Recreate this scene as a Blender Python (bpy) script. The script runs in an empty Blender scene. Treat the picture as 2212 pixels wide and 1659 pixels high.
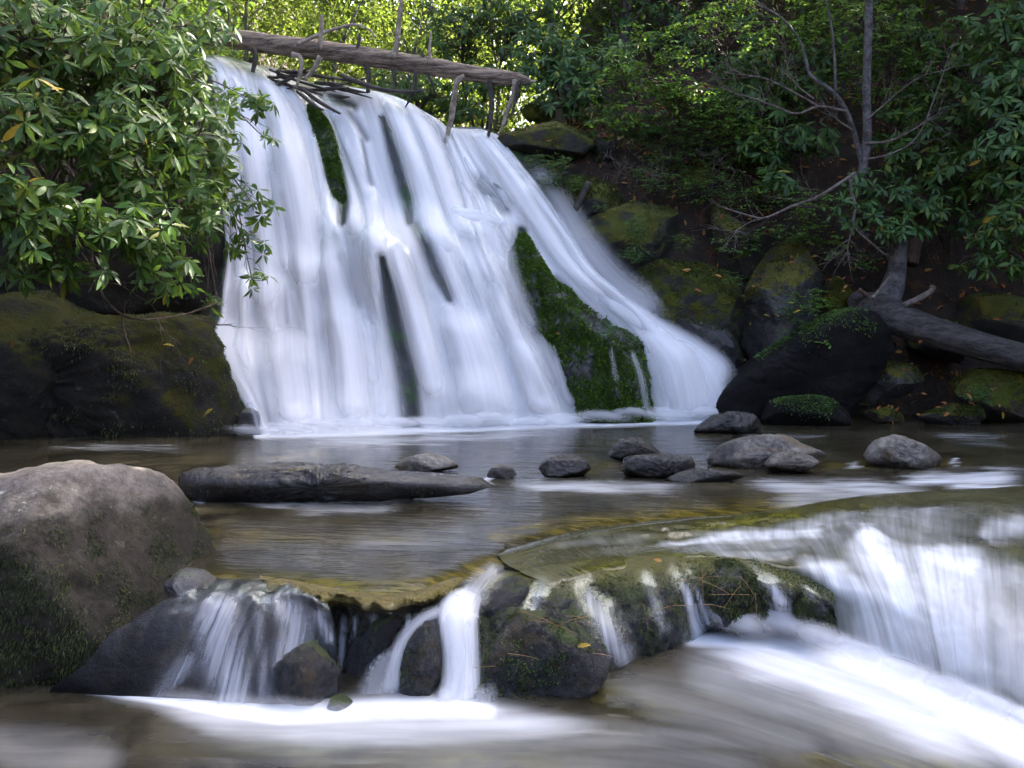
import bpy, math, random
import numpy as np
from mathutils import Vector, Matrix

random.seed(7)
rng = np.random.default_rng(7)
scn = bpy.context.scene
COL = scn.collection

# ------------------------------------------------------------------ camera, sky, sun, exposure
CX, HY, K, CZ = 1106.0, 640.0, 2150.0, 1.43      # design frame 2212 x 1659; camera 1.43 m above the pool
cam_d = bpy.data.cameras.new('camera')
cam_d.sensor_width = 36.0
cam_d.lens = 36.0 * K / 2212.0
cam_d.shift_y = -(829.5 - HY) / 2212.0
cam_d.clip_start = 0.05
cam_d.clip_end = 2000.0
cam = bpy.data.objects.new('camera', cam_d)
cam.location = (0, 0, CZ)
cam.rotation_euler = (math.radians(90), 0, 0)
COL.objects.link(cam)
scn.camera = cam

SUN_AZ, SUN_EL = math.radians(52), math.radians(36)   # azimuth from +Y towards +X
world = bpy.data.worlds.new('World')
scn.world = world
world.use_nodes = True
wn = world.node_tree
sky = wn.nodes.new('ShaderNodeTexSky')
sky.sky_type = 'NISHITA'
sky.sun_disc = False
sky.sun_elevation = SUN_EL
sky.sun_rotation = SUN_AZ
sky.air_density = 0.38
sky.dust_density = 5.0
sky.ozone_density = 0.0
bg = wn.nodes['Background']
bg.inputs['Strength'].default_value = 0.15
wn.links.new(sky.outputs[0], bg.inputs['Color'])

sun_d = bpy.data.lights.new('sun', 'SUN')
sun_d.energy = 5.0
sun_d.angle = math.radians(0.5)
sun_d.color = (1.0, 0.93, 0.80)
sun = bpy.data.objects.new('sun', sun_d)
to_sun = Vector((math.sin(SUN_AZ) * math.cos(SUN_EL), math.cos(SUN_AZ) * math.cos(SUN_EL), math.sin(SUN_EL)))
sun.rotation_euler = (-to_sun).to_track_quat('-Z', 'Y').to_euler()
sun.location = (20, 20, 30)
COL.objects.link(sun)

scn.view_settings.view_transform = 'Standard'
scn.view_settings.look = 'None'
scn.view_settings.exposure = 3.4
scn.view_settings.gamma = 1.0
scn.cycles.use_denoising = True
scn.cycles.use_adaptive_sampling = True
scn.cycles.adaptive_threshold = 0.06
scn.cycles.time_limit = 800.0
scn.cycles.max_bounces = 8
scn.cycles.diffuse_bounces = 5
scn.cycles.glossy_bounces = 2
scn.cycles.transparent_max_bounces = 20
scn.cycles.caustics_reflective = False
scn.cycles.caustics_refractive = False

# ------------------------------------------------------------------ geometry helpers
def P(px, py, d):
    return np.array([(px - CX) * d / K, d, CZ - (py - HY) * d / K])

def Dz(py, z):
    return (CZ - z) * K / (py - HY)

def Q(px, py, z):
    return P(px, py, Dz(py, z))

def proj(V):
    return CX + K * V[:, 0] / V[:, 1], HY + K * (CZ - V[:, 2]) / V[:, 1]

_prm = np.random.default_rng(3).permutation(256)
_prm = np.concatenate([_prm, _prm, _prm])
_grd = np.random.default_rng(4).normal(size=(256, 3))
_grd /= np.linalg.norm(_grd, axis=1, keepdims=True)

def perlin(p):
    p = np.asarray(p, float)
    i = np.floor(p).astype(int)
    f = p - i
    u = f * f * f * (f * (f * 6 - 15) + 10)
    i &= 255
    r = 0
    for dx in (0, 1):
        for dy in (0, 1):
            for dz in (0, 1):
                h = _prm[_prm[_prm[i[:, 0] + dx] + i[:, 1] + dy] + i[:, 2] + dz]
                g = _grd[h]
                dot = (g * (f - np.array([dx, dy, dz]))).sum(1)
                w = (u[:, 0] if dx else 1 - u[:, 0]) * (u[:, 1] if dy else 1 - u[:, 1]) * (u[:, 2] if dz else 1 - u[:, 2])
                r = r + w * dot
    return r * 1.6

def fbm(p, o=4, gain=0.5, seed=0):
    p = np.asarray(p, float) + seed * 17.31
    a, s, r = 1.0, 0.0, 0
    for k in range(o):
        r = r + a * perlin(p)
        s += a
        a *= gain
        p = p * 2.03 + 5.2
    return r / s

def sstep(a, b, x):
    t = np.clip((np.asarray(x, float) - a) / (b - a), 0, 1)
    return t * t * (3 - 2 * t)

def catmull(pts, n):
    pts = np.asarray(pts, float)
    m = len(pts)
    if m == 2:
        t = np.linspace(0, 1, n)[:, None]
        return pts[0] * (1 - t) + pts[1] * t
    ext = np.vstack([2 * pts[0] - pts[1], pts, 2 * pts[-1] - pts[-2]])
    t = np.linspace(0, m - 1, n)
    i = np.minimum(t.astype(int), m - 2)
    f = (t - i)[:, None]
    p0, p1, p2, p3 = ext[i], ext[i + 1], ext[i + 2], ext[i + 3]
    return 0.5 * (2 * p1 + (p2 - p0) * f + (2 * p0 - 5 * p1 + 4 * p2 - p3) * f ** 2 + (3 * p1 - p0 - 3 * p2 + p3) * f ** 3)

def grid_faces(nv, nu, wrap=False):
    a = np.arange(nv * nu).reshape(nv, nu)
    if wrap:
        a = np.hstack([a, a[:, :1]])
    return np.stack([a[:-1, :-1], a[:-1, 1:], a[1:, 1:], a[1:, :-1]], -1).reshape(-1, 4)

def strips(px, py, defs, taper=False):
    """coverage 0..1 of soft brush strokes (list of (strength, [(x,y,r),...])) at design points"""
    out = np.zeros(len(px))
    for st, pts in defs:
        best = np.zeros(len(px))
        if len(pts) == 1:
            pts = [pts[0], (pts[0][0] + .1, pts[0][1], pts[0][2])]
        nseg = len(pts) - 1
        for k, ((x0, y0, r0), (x1, y1, r1)) in enumerate(zip(pts[:-1], pts[1:])):
            dx, dy = x1 - x0, y1 - y0
            t = np.clip(((px - x0) * dx + (py - y0) * dy) / (dx * dx + dy * dy + 1e-9), 0, 1)
            d2 = (px - x0 - t * dx) ** 2 + (py - y0 - t * dy) ** 2
            r = r0 + t * (r1 - r0)
            e = np.exp(-d2 / (r * r))
            if taper:
                q = (k + t) / nseg
                e = e * sstep(-.02, .25, q) * sstep(1.02, .75, q)
            best = np.maximum(best, e)
        out = np.maximum(out, st * best)
    return out

def raw_mesh(name, V, F, smooth=True, attrs=None, uv=None):
    me = bpy.data.meshes.new(name)
    V = np.asarray(V, float)
    Fs = F if isinstance(F, list) else [F]
    Fs = [np.asarray(f, int) for f in Fs if len(f)]
    loops = np.concatenate([f.ravel() for f in Fs])
    tot = np.concatenate([np.full(len(f), f.shape[1]) for f in Fs])
    st = np.concatenate([[0], np.cumsum(tot)[:-1]])
    me.vertices.add(len(V)); me.vertices.foreach_set('co', V.ravel())
    me.loops.add(len(loops)); me.loops.foreach_set('vertex_index', loops)
    me.polygons.add(len(tot)); me.polygons.foreach_set('loop_start', st)
    me.update(calc_edges=True)
    me.polygons.foreach_set('use_smooth', np.full(len(tot), smooth))
    for k, v in (attrs or {}).items():
        a = me.attributes.new(k, 'FLOAT', 'POINT')
        a.data.foreach_set('value', np.asarray(v, float))
    if uv is not None:
        l = me.uv_layers.new(name='UVMap')
        l.data.foreach_set('uv', np.asarray(uv)[loops].ravel())
    me.update()
    return me

def empty(name, loc):
    o = bpy.data.objects.new(name, None)
    o.empty_display_size = 0.2
    o.location = loc
    COL.objects.link(o)
    return o

def tag(o, label=None, cat=None, group=None, kind=None):
    if label: o['label'] = label
    if cat: o['category'] = cat
    if group: o['group'] = group
    if kind: o['kind'] = kind
    return o

def origin(o):
    v = np.zeros(3)
    while o is not None:
        v = v + np.array(o.location)
        o = o.parent
    return v

def obj(name, V, F, mat, parent=None, **kw):
    """one mesh object given in world coordinates; origin at its base (top-level) or at its parent's origin"""
    V = np.asarray(V, float)
    if parent is None:
        loc = np.array([V[:, 0].mean(), V[:, 1].mean(), V[:, 2].min()])
    else:
        loc = origin(parent)
    me = raw_mesh(name, V - loc, F, **kw)
    me.materials.append(mat)
    o = bpy.data.objects.new(name, me)
    if parent is None:
        o.location = loc
    else:
        o.parent = parent
    COL.objects.link(o)
    return o

class Geo:
    def __init__(s):
        s.V, s.F3, s.F4, s.n, s.A = [], [], [], 0, []
    def add(s, V, F, a=0.0):
        F = np.asarray(F, int)
        (s.F4 if F.shape[1] == 4 else s.F3).append(F + s.n)
        s.V.append(V); s.n += len(V)
        s.A.append(np.full(len(V), a) if np.isscalar(a) else a)
    def build(s, name, mat, parent=None, **kw):
        F = []
        if s.F4: F.append(np.vstack(s.F4))
        if s.F3: F.append(np.vstack(s.F3))
        return obj(name, np.vstack(s.V), F, mat, parent, attrs={'rnd': np.concatenate(s.A)}, **kw)

def tube(pts, rad, sides=6, n=None, rough=0.0, seed=0, cap=True, nscale=(6, 1.2)):
    pts = np.asarray(pts, float)
    rad = np.asarray(rad, float)
    if n:
        full = catmull(np.hstack([pts, rad[:, None]]), n)
        pts, rad = full[:, :3], np.maximum(full[:, 3], 0.0008)
    m = len(pts)
    T = np.gradient(pts, axis=0)
    T /= np.linalg.norm(T, axis=1, keepdims=True) + 1e-9
    ref = np.array([0.13, 0.3, 1.0]) if abs(T[m // 2][2]) < 0.8 else np.array([1.0, 0.2, 0.1])
    A = np.cross(T, ref); A /= np.linalg.norm(A, axis=1, keepdims=True) + 1e-9
    B = np.cross(A, T)
    th = np.linspace(0, 2 * np.pi, sides, endpoint=False)
    L = np.concatenate([[0], np.cumsum(np.linalg.norm(np.diff(pts, axis=0), axis=1))])
    R = np.repeat(rad[:, None], sides, 1)
    if rough > 0:
        q = np.stack([np.cos(th)[None, :] * nscale[0] * .5 + 0 * L[:, None], np.sin(th)[None, :] * nscale[0] * .5 + 0 * L[:, None], L[:, None] * nscale[1] + 0 * th[None, :]], -1).reshape(-1, 3)
        R = R * (1 + rough * fbm(q, 4, .6, seed).reshape(m, sides))
    V = (pts[:, None] + R[..., None] * (np.cos(th)[None, :, None] * A[:, None] + np.sin(th)[None, :, None] * B[:, None])).reshape(-1, 3)
    F = grid_faces(m, sides, True)
    if cap:
        V = np.vstack([V, pts[0], pts[-1]])
        i = np.arange(sides); j = (i + 1) % sides
        q0 = np.stack([i, j, j, np.full(sides, m * sides)], 1)
        q1 = np.stack([(m - 1) * sides + j, (m - 1) * sides + i, (m - 1) * sides + i, np.full(sides, m * sides + 1)], 1)
        tri = np.vstack([q0[:, [1, 0, 3]], q1[:, [1, 0, 3]]])
        tri[len(q0):] = np.stack([(m - 1) * sides + i, (m - 1) * sides + j, np.full(sides, m * sides + 1)], 1)
        return V, [F, tri]
    return V, [F]

def gtube(g, *a, **k):
    at = k.pop('a', 0.0)
    V, Fs = tube(*a, **k)
    base = g.n
    g.add(V, Fs[0], at)
    for f in Fs[1:]:
        g.F3.append(f + base)

# ------------------------------------------------------------------ material helpers
class Mat:
    def __init__(s, name):
        s.m = bpy.data.materials.new(name)
        s.m.use_nodes = True
        s.t = s.m.node_tree
        s.t.nodes.clear()
        s.out = s.t.nodes.new('ShaderNodeOutputMaterial')
    def put(s, sock, v):
        if isinstance(v, bpy.types.NodeSocket):
            s.t.links.new(v, sock)
        elif isinstance(v, (tuple, list)) and len(v) == 3 and sock.type == 'RGBA':
            sock.default_value = (*v, 1)
        else:
            sock.default_value = v
    def n(s, typ, out=0, props=None, **ins):
        nd = s.t.nodes.new('ShaderNode' + typ)
        for k, v in (props or {}).items():
            setattr(nd, k, v)
        for k, v in ins.items():
            if k[0] == 'i' and k[1:].isdigit():
                s.put(nd.inputs[int(k[1:])], v)
            else:
                s.put(nd.inputs[k.replace('_', ' ')], v)
        return nd.outputs[out]
    def math(s, op, a, b=0.0, c=0.0, clamp=False):
        return s.n('Math', props={'operation': op, 'use_clamp': clamp}, i0=a, i1=b, i2=c)
    def mix(s, f, a, b, blend='MIX'):
        nd = s.t.nodes.new('ShaderNodeMix')
        nd.data_type = 'RGBA'; nd.blend_type = blend
        s.put(nd.inputs[0], f); s.put(nd.inputs[6], a); s.put(nd.inputs[7], b)
        return nd.outputs[2]
    def step(s, a, b, x):
        nd = s.t.nodes.new('ShaderNodeMapRange')
        nd.interpolation_type = 'SMOOTHSTEP'
        s.put(nd.inputs[0], x); s.put(nd.inputs[1], a); s.put(nd.inputs[2], b)
        return nd.outputs[0]
    def noise(s, vec, scale, detail=4.0, rough=0.55, dist=0.0, out=0):
        return s.n('TexNoise', out, Vector=vec, Scale=scale, Detail=detail, Roughness=rough, Distortion=dist)
    def scale(s, vec, sc):
        return s.n('Mapping', Vector=vec, Scale=sc)
    def attr(s, name):
        return s.n('Attribute', 2, props={'attribute_name': name})
    def bump(s, h, strength=0.3, dist=0.02, normal=None):
        kw = dict(Height=h, Strength=strength, Distance=dist)
        if normal is not None: kw['Normal'] = normal
        return s.n('Bump', **kw)
    def surf(s, sh):
        s.t.links.new(sh, s.out.inputs['Surface'])
        return s.m
    def mixsh(s, f, a, b):
        return s.n('MixShader', i0=f, i1=a, i2=b)
    def pos(s):
        return s.n('NewGeometry', 0)
    def coords(s):
        """object coordinates, offset per object"""
        o = s.n('TexCoord', 3)
        r = s.n('ObjectInfo', 5)
        off = s.n('CombineXYZ', X=s.math('MULTIPLY', r, 31.0), Y=s.math('MULTIPLY', r, 17.0), Z=s.math('MULTIPLY', r, 53.0))
        return s.n('VectorMath', props={'operation': 'ADD'}, i0=o, i1=off)

def rock_mat(name, dark, light, moss=(0.06, 0.09, 0.015), moss_amt=0.0, moss_up=0.5, lichen=0.0, wet_z=None, gloss=0.55, bump=0.6, scale=1.0, warm=None, wet_all=0.0, glint=0.0, crk=.25, wet_n=.12, rim=None, wet_d=.85, spec=.5, wet_c=(.24, .22, .19), wet_g=.42):
    M = Mat(name)
    c = M.coords()
    n1 = M.noise(c, 2.2 * scale, 6, .62)
    n2 = M.noise(c, 9 * scale, 6, .65)
    n3 = M.noise(c, 60 * scale, 4, .7)
    n4 = M.noise(c, 27 * scale, 5, .72)
    f = M.math('ADD', M.math('ADD', M.math('MULTIPLY', n1, .42), M.math('MULTIPLY', n2, .30)), M.math('MULTIPLY', n4, .28))
    col = M.mix(M.step(.40, .62, f), dark, light)
    if warm:
        col = M.mix(M.math('MULTIPLY', M.step(.52, .68, M.noise(c, 3.1 * scale, 5, .6, 1.0)), .8), col, warm)
    col = M.mix(.75, col, M.n('ValToRGB', i0=n3), 'MULTIPLY') if False else M.mix(M.math('MULTIPLY', M.step(.42, .62, n3), .45), col, M.mix(.5, col, (1.0, .97, .92), 'MULTIPLY') if False else M.mix(.55, col, dark))
    vo = M.n('TexVoronoi', 0, Vector=c, Scale=140 * scale)
    col = M.mix(M.math('MULTIPLY', M.step(.35, .1, vo), .25), col, light)
    wc = M.n('VectorMath', props={'operation': 'ADD'}, i0=c, i1=M.n('VectorMath', props={'operation': 'SCALE'}, i0=M.noise(c, 3.0 * scale, 3, .6, 0, 1), Scale=.35))
    nd = M.t.nodes.new('ShaderNodeTexVoronoi'); nd.feature = 'DISTANCE_TO_EDGE'
    M.put(nd.inputs['Vector'], wc); M.put(nd.inputs['Scale'], .9 * scale)
    crack = M.math('MULTIPLY', M.step(.045, .0, nd.outputs[0]), crk)
    col = M.mix(crack, col, tuple(x * .25 for x in dark))
    if lichen > 0:
        lm = M.step(.60, .68, M.noise(c, 7 * scale, 8, .7, .6))
        col = M.mix(M.math('MULTIPLY', lm, lichen), col, (0.42, 0.43, 0.38))
    nrm = M.n('SeparateXYZ', 2, Vector=M.n('NewGeometry', 1))
    mossmask = None
    if moss_amt > 0:
        up = M.math('MULTIPLY', nrm, moss_up)
        mm = M.math('ADD', M.math('ADD', up, M.math('MULTIPLY', M.math('SUBTRACT', M.noise(c, 3.3 * scale, 7, .68, .4), .5), 1.9)), moss_amt - .5)
        mossmask = M.step(-.05, .28, mm)
        mc = M.mix(M.noise(c, 22 * scale, 5, .7), tuple(x * .45 for x in moss), tuple(x * 1.6 for x in moss))
        mc = M.mix(M.step(.45, .7, M.noise(c, 4 * scale, 3)), mc, (moss[0] * 1.5, moss[1] * 1.15, moss[2] * .8))
        col = M.mix(mossmask, col, mc)
    if rim:
        zz = M.n('SeparateXYZ', 2, Vector=M.pos())
        rm = M.step(rim[0], rim[1], M.math('ADD', zz, M.math('MULTIPLY', M.math('SUBTRACT', M.noise(c, 7, 6, .7), .5), .22)))
        rc_ = M.mix(n4, tuple(x * .25 for x in rim[2]), tuple(x * 1.7 for x in rim[2]))
        col = M.mix(rm, col, rc_)
    rough = M.math('ADD', gloss, M.math('MULTIPLY', n2, .25))
    if wet_z is not None:
        z = M.n('SeparateXYZ', 2, Vector=M.pos())
        wz = M.math('ADD', z, M.math('MULTIPLY', M.math('SUBTRACT', n1, .5), wet_n))
        wet = M.step(wet_z[1], wet_z[0], wz)
        col = M.mix(M.math('MULTIPLY', wet, wet_d), col, M.mix(1.0, col, wet_c, 'MULTIPLY'))
        rough = M.math('SUBTRACT', rough, M.math('MULTIPLY', wet, wet_g), clamp=True)
    if wet_all:
        rough = M.math('SUBTRACT', rough, wet_all, clamp=True)
    h = M.math('ADD', M.math('MULTIPLY', n2, .6), M.math('ADD', M.math('MULTIPLY', n4, .45), M.math('MULTIPLY', n3, .2 + glint * .5)))
    h = M.math('SUBTRACT', h, M.math('MULTIPLY', crack, .35))
    if mossmask is not None:
        h = M.math('ADD', h, M.math('MULTIPLY', mossmask, M.math('MULTIPLY', M.noise(c, 90 * scale, 3, .7), .5)))
    if mossmask is not None:
        rough = M.math('ADD', rough, M.math('MULTIPLY', mossmask, .35), clamp=True)
    b = M.bump(h, bump, .035)
    p = M.n('BsdfPrincipled', Base_Color=col, Roughness=rough, Normal=b, Specular_IOR_Level=spec)
    return M.surf(p)

def leaf_mat(name, cols, trans=(.25, .4, .05), tw=.35, rough=.42, spec=.3, clump=5.0):
    M = Mat(name)
    r = M.math('FRACT', M.math('ADD', M.attr('rnd'), M.n('ObjectInfo', 5)))
    nd = M.t.nodes.new('ShaderNodeValToRGB')
    cr = nd.color_ramp
    while len(cr.elements) < len(cols): cr.elements.new(.5)
    for i, (p, c) in enumerate(cols):
        cr.elements[i].position = p; cr.elements[i].color = (*c, 1)
    M.put(nd.inputs[0], r)
    c = M.mix(M.math('MULTIPLY', M.step(.35, .68, M.noise(M.coords(), clump, 4, .6)), .75), nd.outputs[0], M.mix(1, nd.outputs[0], (.42, .46, .5), 'MULTIPLY'))
    p = M.n('BsdfPrincipled', Base_Color=c, Roughness=rough, Specular_IOR_Level=spec)
    t = M.n('BsdfTranslucent', Color=M.mix(.5, c, trans))
    return M.surf(M.mixsh(tw, p, t))

def bark_mat(name, a, b, rough=.85, scale=1.0, moss=0.0, stretch=(1, 1, 1)):
    M = Mat(name)
    c = M.coords()
    cs = M.scale(c, stretch)
    n1 = M.noise(cs, 6 * scale, 8, .68, .3)
    n2 = M.noise(cs, 34 * scale, 6, .7)
    col = M.mix(M.step(.40, .60, M.math('ADD', M.math('MULTIPLY', n1, .6), M.math('MULTIPLY', n2, .4))), a, b)
    if moss:
        up = M.n('SeparateXYZ', 2, Vector=M.n('NewGeometry', 1))
        mm = M.step(.1, .5, M.math('ADD', M.math('MULTIPLY', up, .4), M.math('MULTIPLY', M.math('SUBTRACT', M.noise(c, 3, 5), .6), 2.0)))
        col = M.mix(M.math('MULTIPLY', mm, moss), col, (.07, .085, .02))
    h = M.math('ADD', n1, M.math('MULTIPLY', n2, .5))
    p = M.n('BsdfPrincipled', Base_Color=col, Roughness=rough, Normal=M.bump(h, .9, .03))
    return M.surf(p)

def silk_mat(name, film=(.75, .82, .8), film_gloss=.06, lo=.08, hi=.92, amp=.50, white=(.92, .925, .94), sc=(6, .30), fine=(26, .5)):
    """falling water: white veil where the water is thick, glassy film where it is thin"""
    M = Mat(name)
    uv = M.n('TexCoord', 2)
    off = M.n('ObjectInfo', 5)
    uvo = M.n('VectorMath', props={'operation': 'ADD'}, i0=uv, i1=M.n('CombineXYZ', X=M.math('MULTIPLY', off, 9.0), Y=M.math('MULTIPLY', off, 5.0)))
    n1 = M.noise(M.scale(uvo, (sc[0], sc[1], 1)), 1.0, 3, .55, .15)
    n2 = M.noise(M.scale(uvo, (fine[0], fine[1], 1)), 1.0, 2, .5)
    n = M.math('ADD', M.math('MULTIPLY', n1, .72), M.math('MULTIPLY', n2, .28))
    f = M.attr('foam')
    w = M.step(lo, hi, M.math('MULTIPLY', f, M.math('ADD', 1.0 - amp, M.math('MULTIPLY', n, amp * 2))))
    bm = M.bump(n, .18, .03)
    wh = M.mixsh(.38, M.n('BsdfDiffuse', Color=white, Normal=bm), M.n('BsdfTranslucent', Color=white))
    fr = M.n('Fresnel', IOR=1.33, Normal=bm)
    edge = M.math('MULTIPLY', M.step(0.0, .15, f), M.math('ADD', M.math('MULTIPLY', fr, .14), film_gloss * .25), clamp=True)
    fl = M.mixsh(edge, M.n('BsdfTransparent', Color=(1, 1, 1)), M.n('BsdfGlossy', Color=film, Roughness=.38, Normal=bm))
    return M.surf(M.mixsh(w, fl, wh))

def water_mat(name, deep, mid, gold, sc=(5, .5), fine=(22, 1.3), lo=.06, hi=1.0, amp=.75, rough=.10, bump=.25, white=(.86, .89, .92), bd=.05):
    """stream water: murky bed colour under a smooth Fresnel surface, foam where the foam attribute says"""
    M = Mat(name)
    uv = M.n('TexCoord', 2)
    n1 = M.noise(M.scale(uv, (sc[0], sc[1], 1)), 1.0, 4, .55, .25)
    n2 = M.noise(M.scale(uv, (fine[0], fine[1], 1)), 1.0, 3, .55, .2)
    n = M.math('ADD', M.math('MULTIPLY', n1, .62), M.math('MULTIPLY', n2, .38))
    f = M.attr('foam')
    g = M.attr('gold')
    w = M.step(lo, hi, M.math('MULTIPLY', f, M.math('ADD', 1.0 - amp, M.math('MULTIPLY', n, amp * 2))))
    bed = M.noise(uv, 1.7, 5, .6, .6)
    bc = M.mix(M.step(.35, .65, bed), deep, mid)
    gc = M.mix(M.step(.4, .62, M.noise(M.scale(uv, (9, 5, 1)), 1.0, 5, .65)), tuple(x * .3 for x in gold), gold)
    bc = M.mix(g, bc, gc)
    bm = M.bump(n, bump, bd)
    wa = M.n('BsdfPrincipled', Base_Color=bc, Roughness=rough, IOR=1.33, Normal=bm)
    wh = M.mixsh(.2, M.n('BsdfDiffuse', Color=white, Normal=M.bump(n, .25, .04)), M.n('BsdfTranslucent', Color=white))
    return M.surf(M.mixsh(w, wa, wh))

# ------------------------------------------------------------------ rocks
def rock(name, poly, d, mat, label=None, cat='rock', front=None, back=None, box=.75, amp=.10, seed=0, res=(96, 40), freq=1.0, facet=0.0, parent=None, group=None, lean=0.0, center=None, cuts=8, fine=.05, cutr=(.66, .90), sharp=False):
    """boulder whose outline follows poly (design px) at distance d, with real depth in front and behind"""
    poly = np.array(poly, float)
    c = poly.mean(0) if center is None else np.array(center, float)
    nt, nph = res
    th = np.linspace(0, 2 * np.pi, nt, endpoint=False)
    dirs = np.stack([np.cos(th), np.sin(th)], 1)
    A = poly - c; B = np.roll(poly, -1, 0) - c
    r = np.zeros(nt)
    for k in range(nt):
        u = dirs[k]
        E = B - A
        den = u[0] * E[:, 1] - u[1] * E[:, 0]
        den = np.where(np.abs(den) < 1e-9, 1e-9, den)
        t = (A[:, 0] * E[:, 1] - A[:, 1] * E[:, 0]) / den
        s = (A[:, 0] * u[1] - A[:, 1] * u[0]) / den
        ok = (t > 0) & (s >= -1e-6) & (s <= 1 + 1e-6)
        r[k] = t[ok].max() if ok.any() else np.hypot(A[:, 0], A[:, 1]).min()
    if not sharp: r = (np.roll(r, 1) + 2 * r + np.roll(r, -1)) / 4
    w = r * d / K
    R = w.mean()
    front = R * .9 if front is None else front
    back = R * .9 if back is None else back
    ph = np.linspace(-np.pi / 2 * .985, np.pi / 2 * .985, nph)
    cp = np.abs(np.cos(ph)) ** box; sp = np.sign(np.sin(ph)) * np.abs(np.sin(ph)) ** box
    C = P(c[0], c[1], d)
    fw = np.fft.rfft(w); fw[4:] = 0
    wl = np.fft.irfft(fw, nt)
    W2 = wl[None] + (w - wl)[None] * (cp ** 2.5)[:, None]
    X = C[0] + cp[:, None] * W2 * dirs[None, :, 0]
    Z = C[2] - cp[:, None] * W2 * dirs[None, :, 1]
    Y = C[1] + np.where(sp < 0, sp * front, sp * back)[:, None] + 0 * w[None] + lean * (Z - C[2])
    V = np.stack([X, Y, Z], -1).reshape(-1, 3)
    rc = np.random.default_rng(seed + 900)
    ex = np.array([np.abs(V[:, 0] - C[0]).max(), max(front, back), np.abs(V[:, 2] - C[2]).max()])
    qn = (V - C) / ex
    for _ in range(cuts):
        nv = rc.normal(size=3); nv[1] = -abs(nv[1]) - .35
        if rc.random() < .3: nv[1] *= -.5
        nv /= np.linalg.norm(nv)
        pr = qn @ nv
        over = np.clip(pr - pr.max() * rc.uniform(*cutr), 0, None)
        qn = qn - nv[None] * (over * .9)[:, None]
    V = C + qn * ex
    q = (V - C) / R * freq
    dv = V - C
    nn = dv / (np.linalg.norm(dv, axis=1, keepdims=True) + 1e-9)
    disp = amp * R * fbm(q * 1.1, 5, .55, seed) + fine * R * (.6 - 1.4 * np.abs(fbm(q * np.array([2.6, 2.6, 4.5]), 4, .55, seed + 5)))
    if facet:
        a = perlin(q * 1.6 + seed * 3.7)
        disp = disp + facet * R * (np.round(a * 4) / 4 - a) * 1.2
        disp = disp - facet * R * .6 * np.abs(perlin(q * 2.3 + 9 + seed))
    V = V + nn * disp[:, None]
    F = grid_faces(nph, nt, True)
    n0 = len(V)
    V = np.vstack([V, V[:nt].mean(0), V[-nt:].mean(0)])
    i = np.arange(nt); j = (i + 1) % nt
    T = np.vstack([np.stack([j, i, np.full(nt, n0)], 1), np.stack([(nph - 1) * nt + i, (nph - 1) * nt + j, np.full(nt, n0 + 1)], 1)])
    F = F[:, ::-1]; T = T[:, ::-1]
    o = obj(name, V, [F, T], mat, parent)
    if label: tag(o, label, cat, group)
    return o, V, F

def leaf_tmpl(rows, W, fold, droop, kind='obovate'):
    t = np.linspace(0, 1, rows)
    if kind == 'obovate':
        w = W * np.sin(np.pi * np.clip(t * .93 + .035, 0, 1) ** 1.15) ** .8
    elif kind == 'ovate':
        w = W * np.sin(np.pi * np.clip(t * .95 + .02, 0, 1) ** .75) ** .9
    w[0] = W * .10; w[-1] = W * .03
    z = -droop * t ** 2
    L = np.stack([-w, t, z + fold * w], 1); C_ = np.stack([0 * t, t, z], 1); R = np.stack([w, t, z + fold * w], 1)
    V = np.stack([L, C_, R], 1).reshape(-1, 3)
    return V, grid_faces(rows, 3)

def frames(dirs, ups):
    y = dirs / np.linalg.norm(dirs, axis=1, keepdims=True)
    x = np.cross(y, ups); x /= np.linalg.norm(x, axis=1, keepdims=True) + 1e-9
    z = np.cross(x, y)
    return np.stack([x, y, z], 2)       # columns

def place(T, pos, R, s):
    Vt, Ft = T
    V = pos[:, None] + np.einsum('nij,mj->nmi', R, Vt) * s[:, None, None]
    F = Ft[None] + (np.arange(len(pos)) * len(Vt))[:, None, None]
    return V.reshape(-1, 3), F.reshape(-1, 4)

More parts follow.
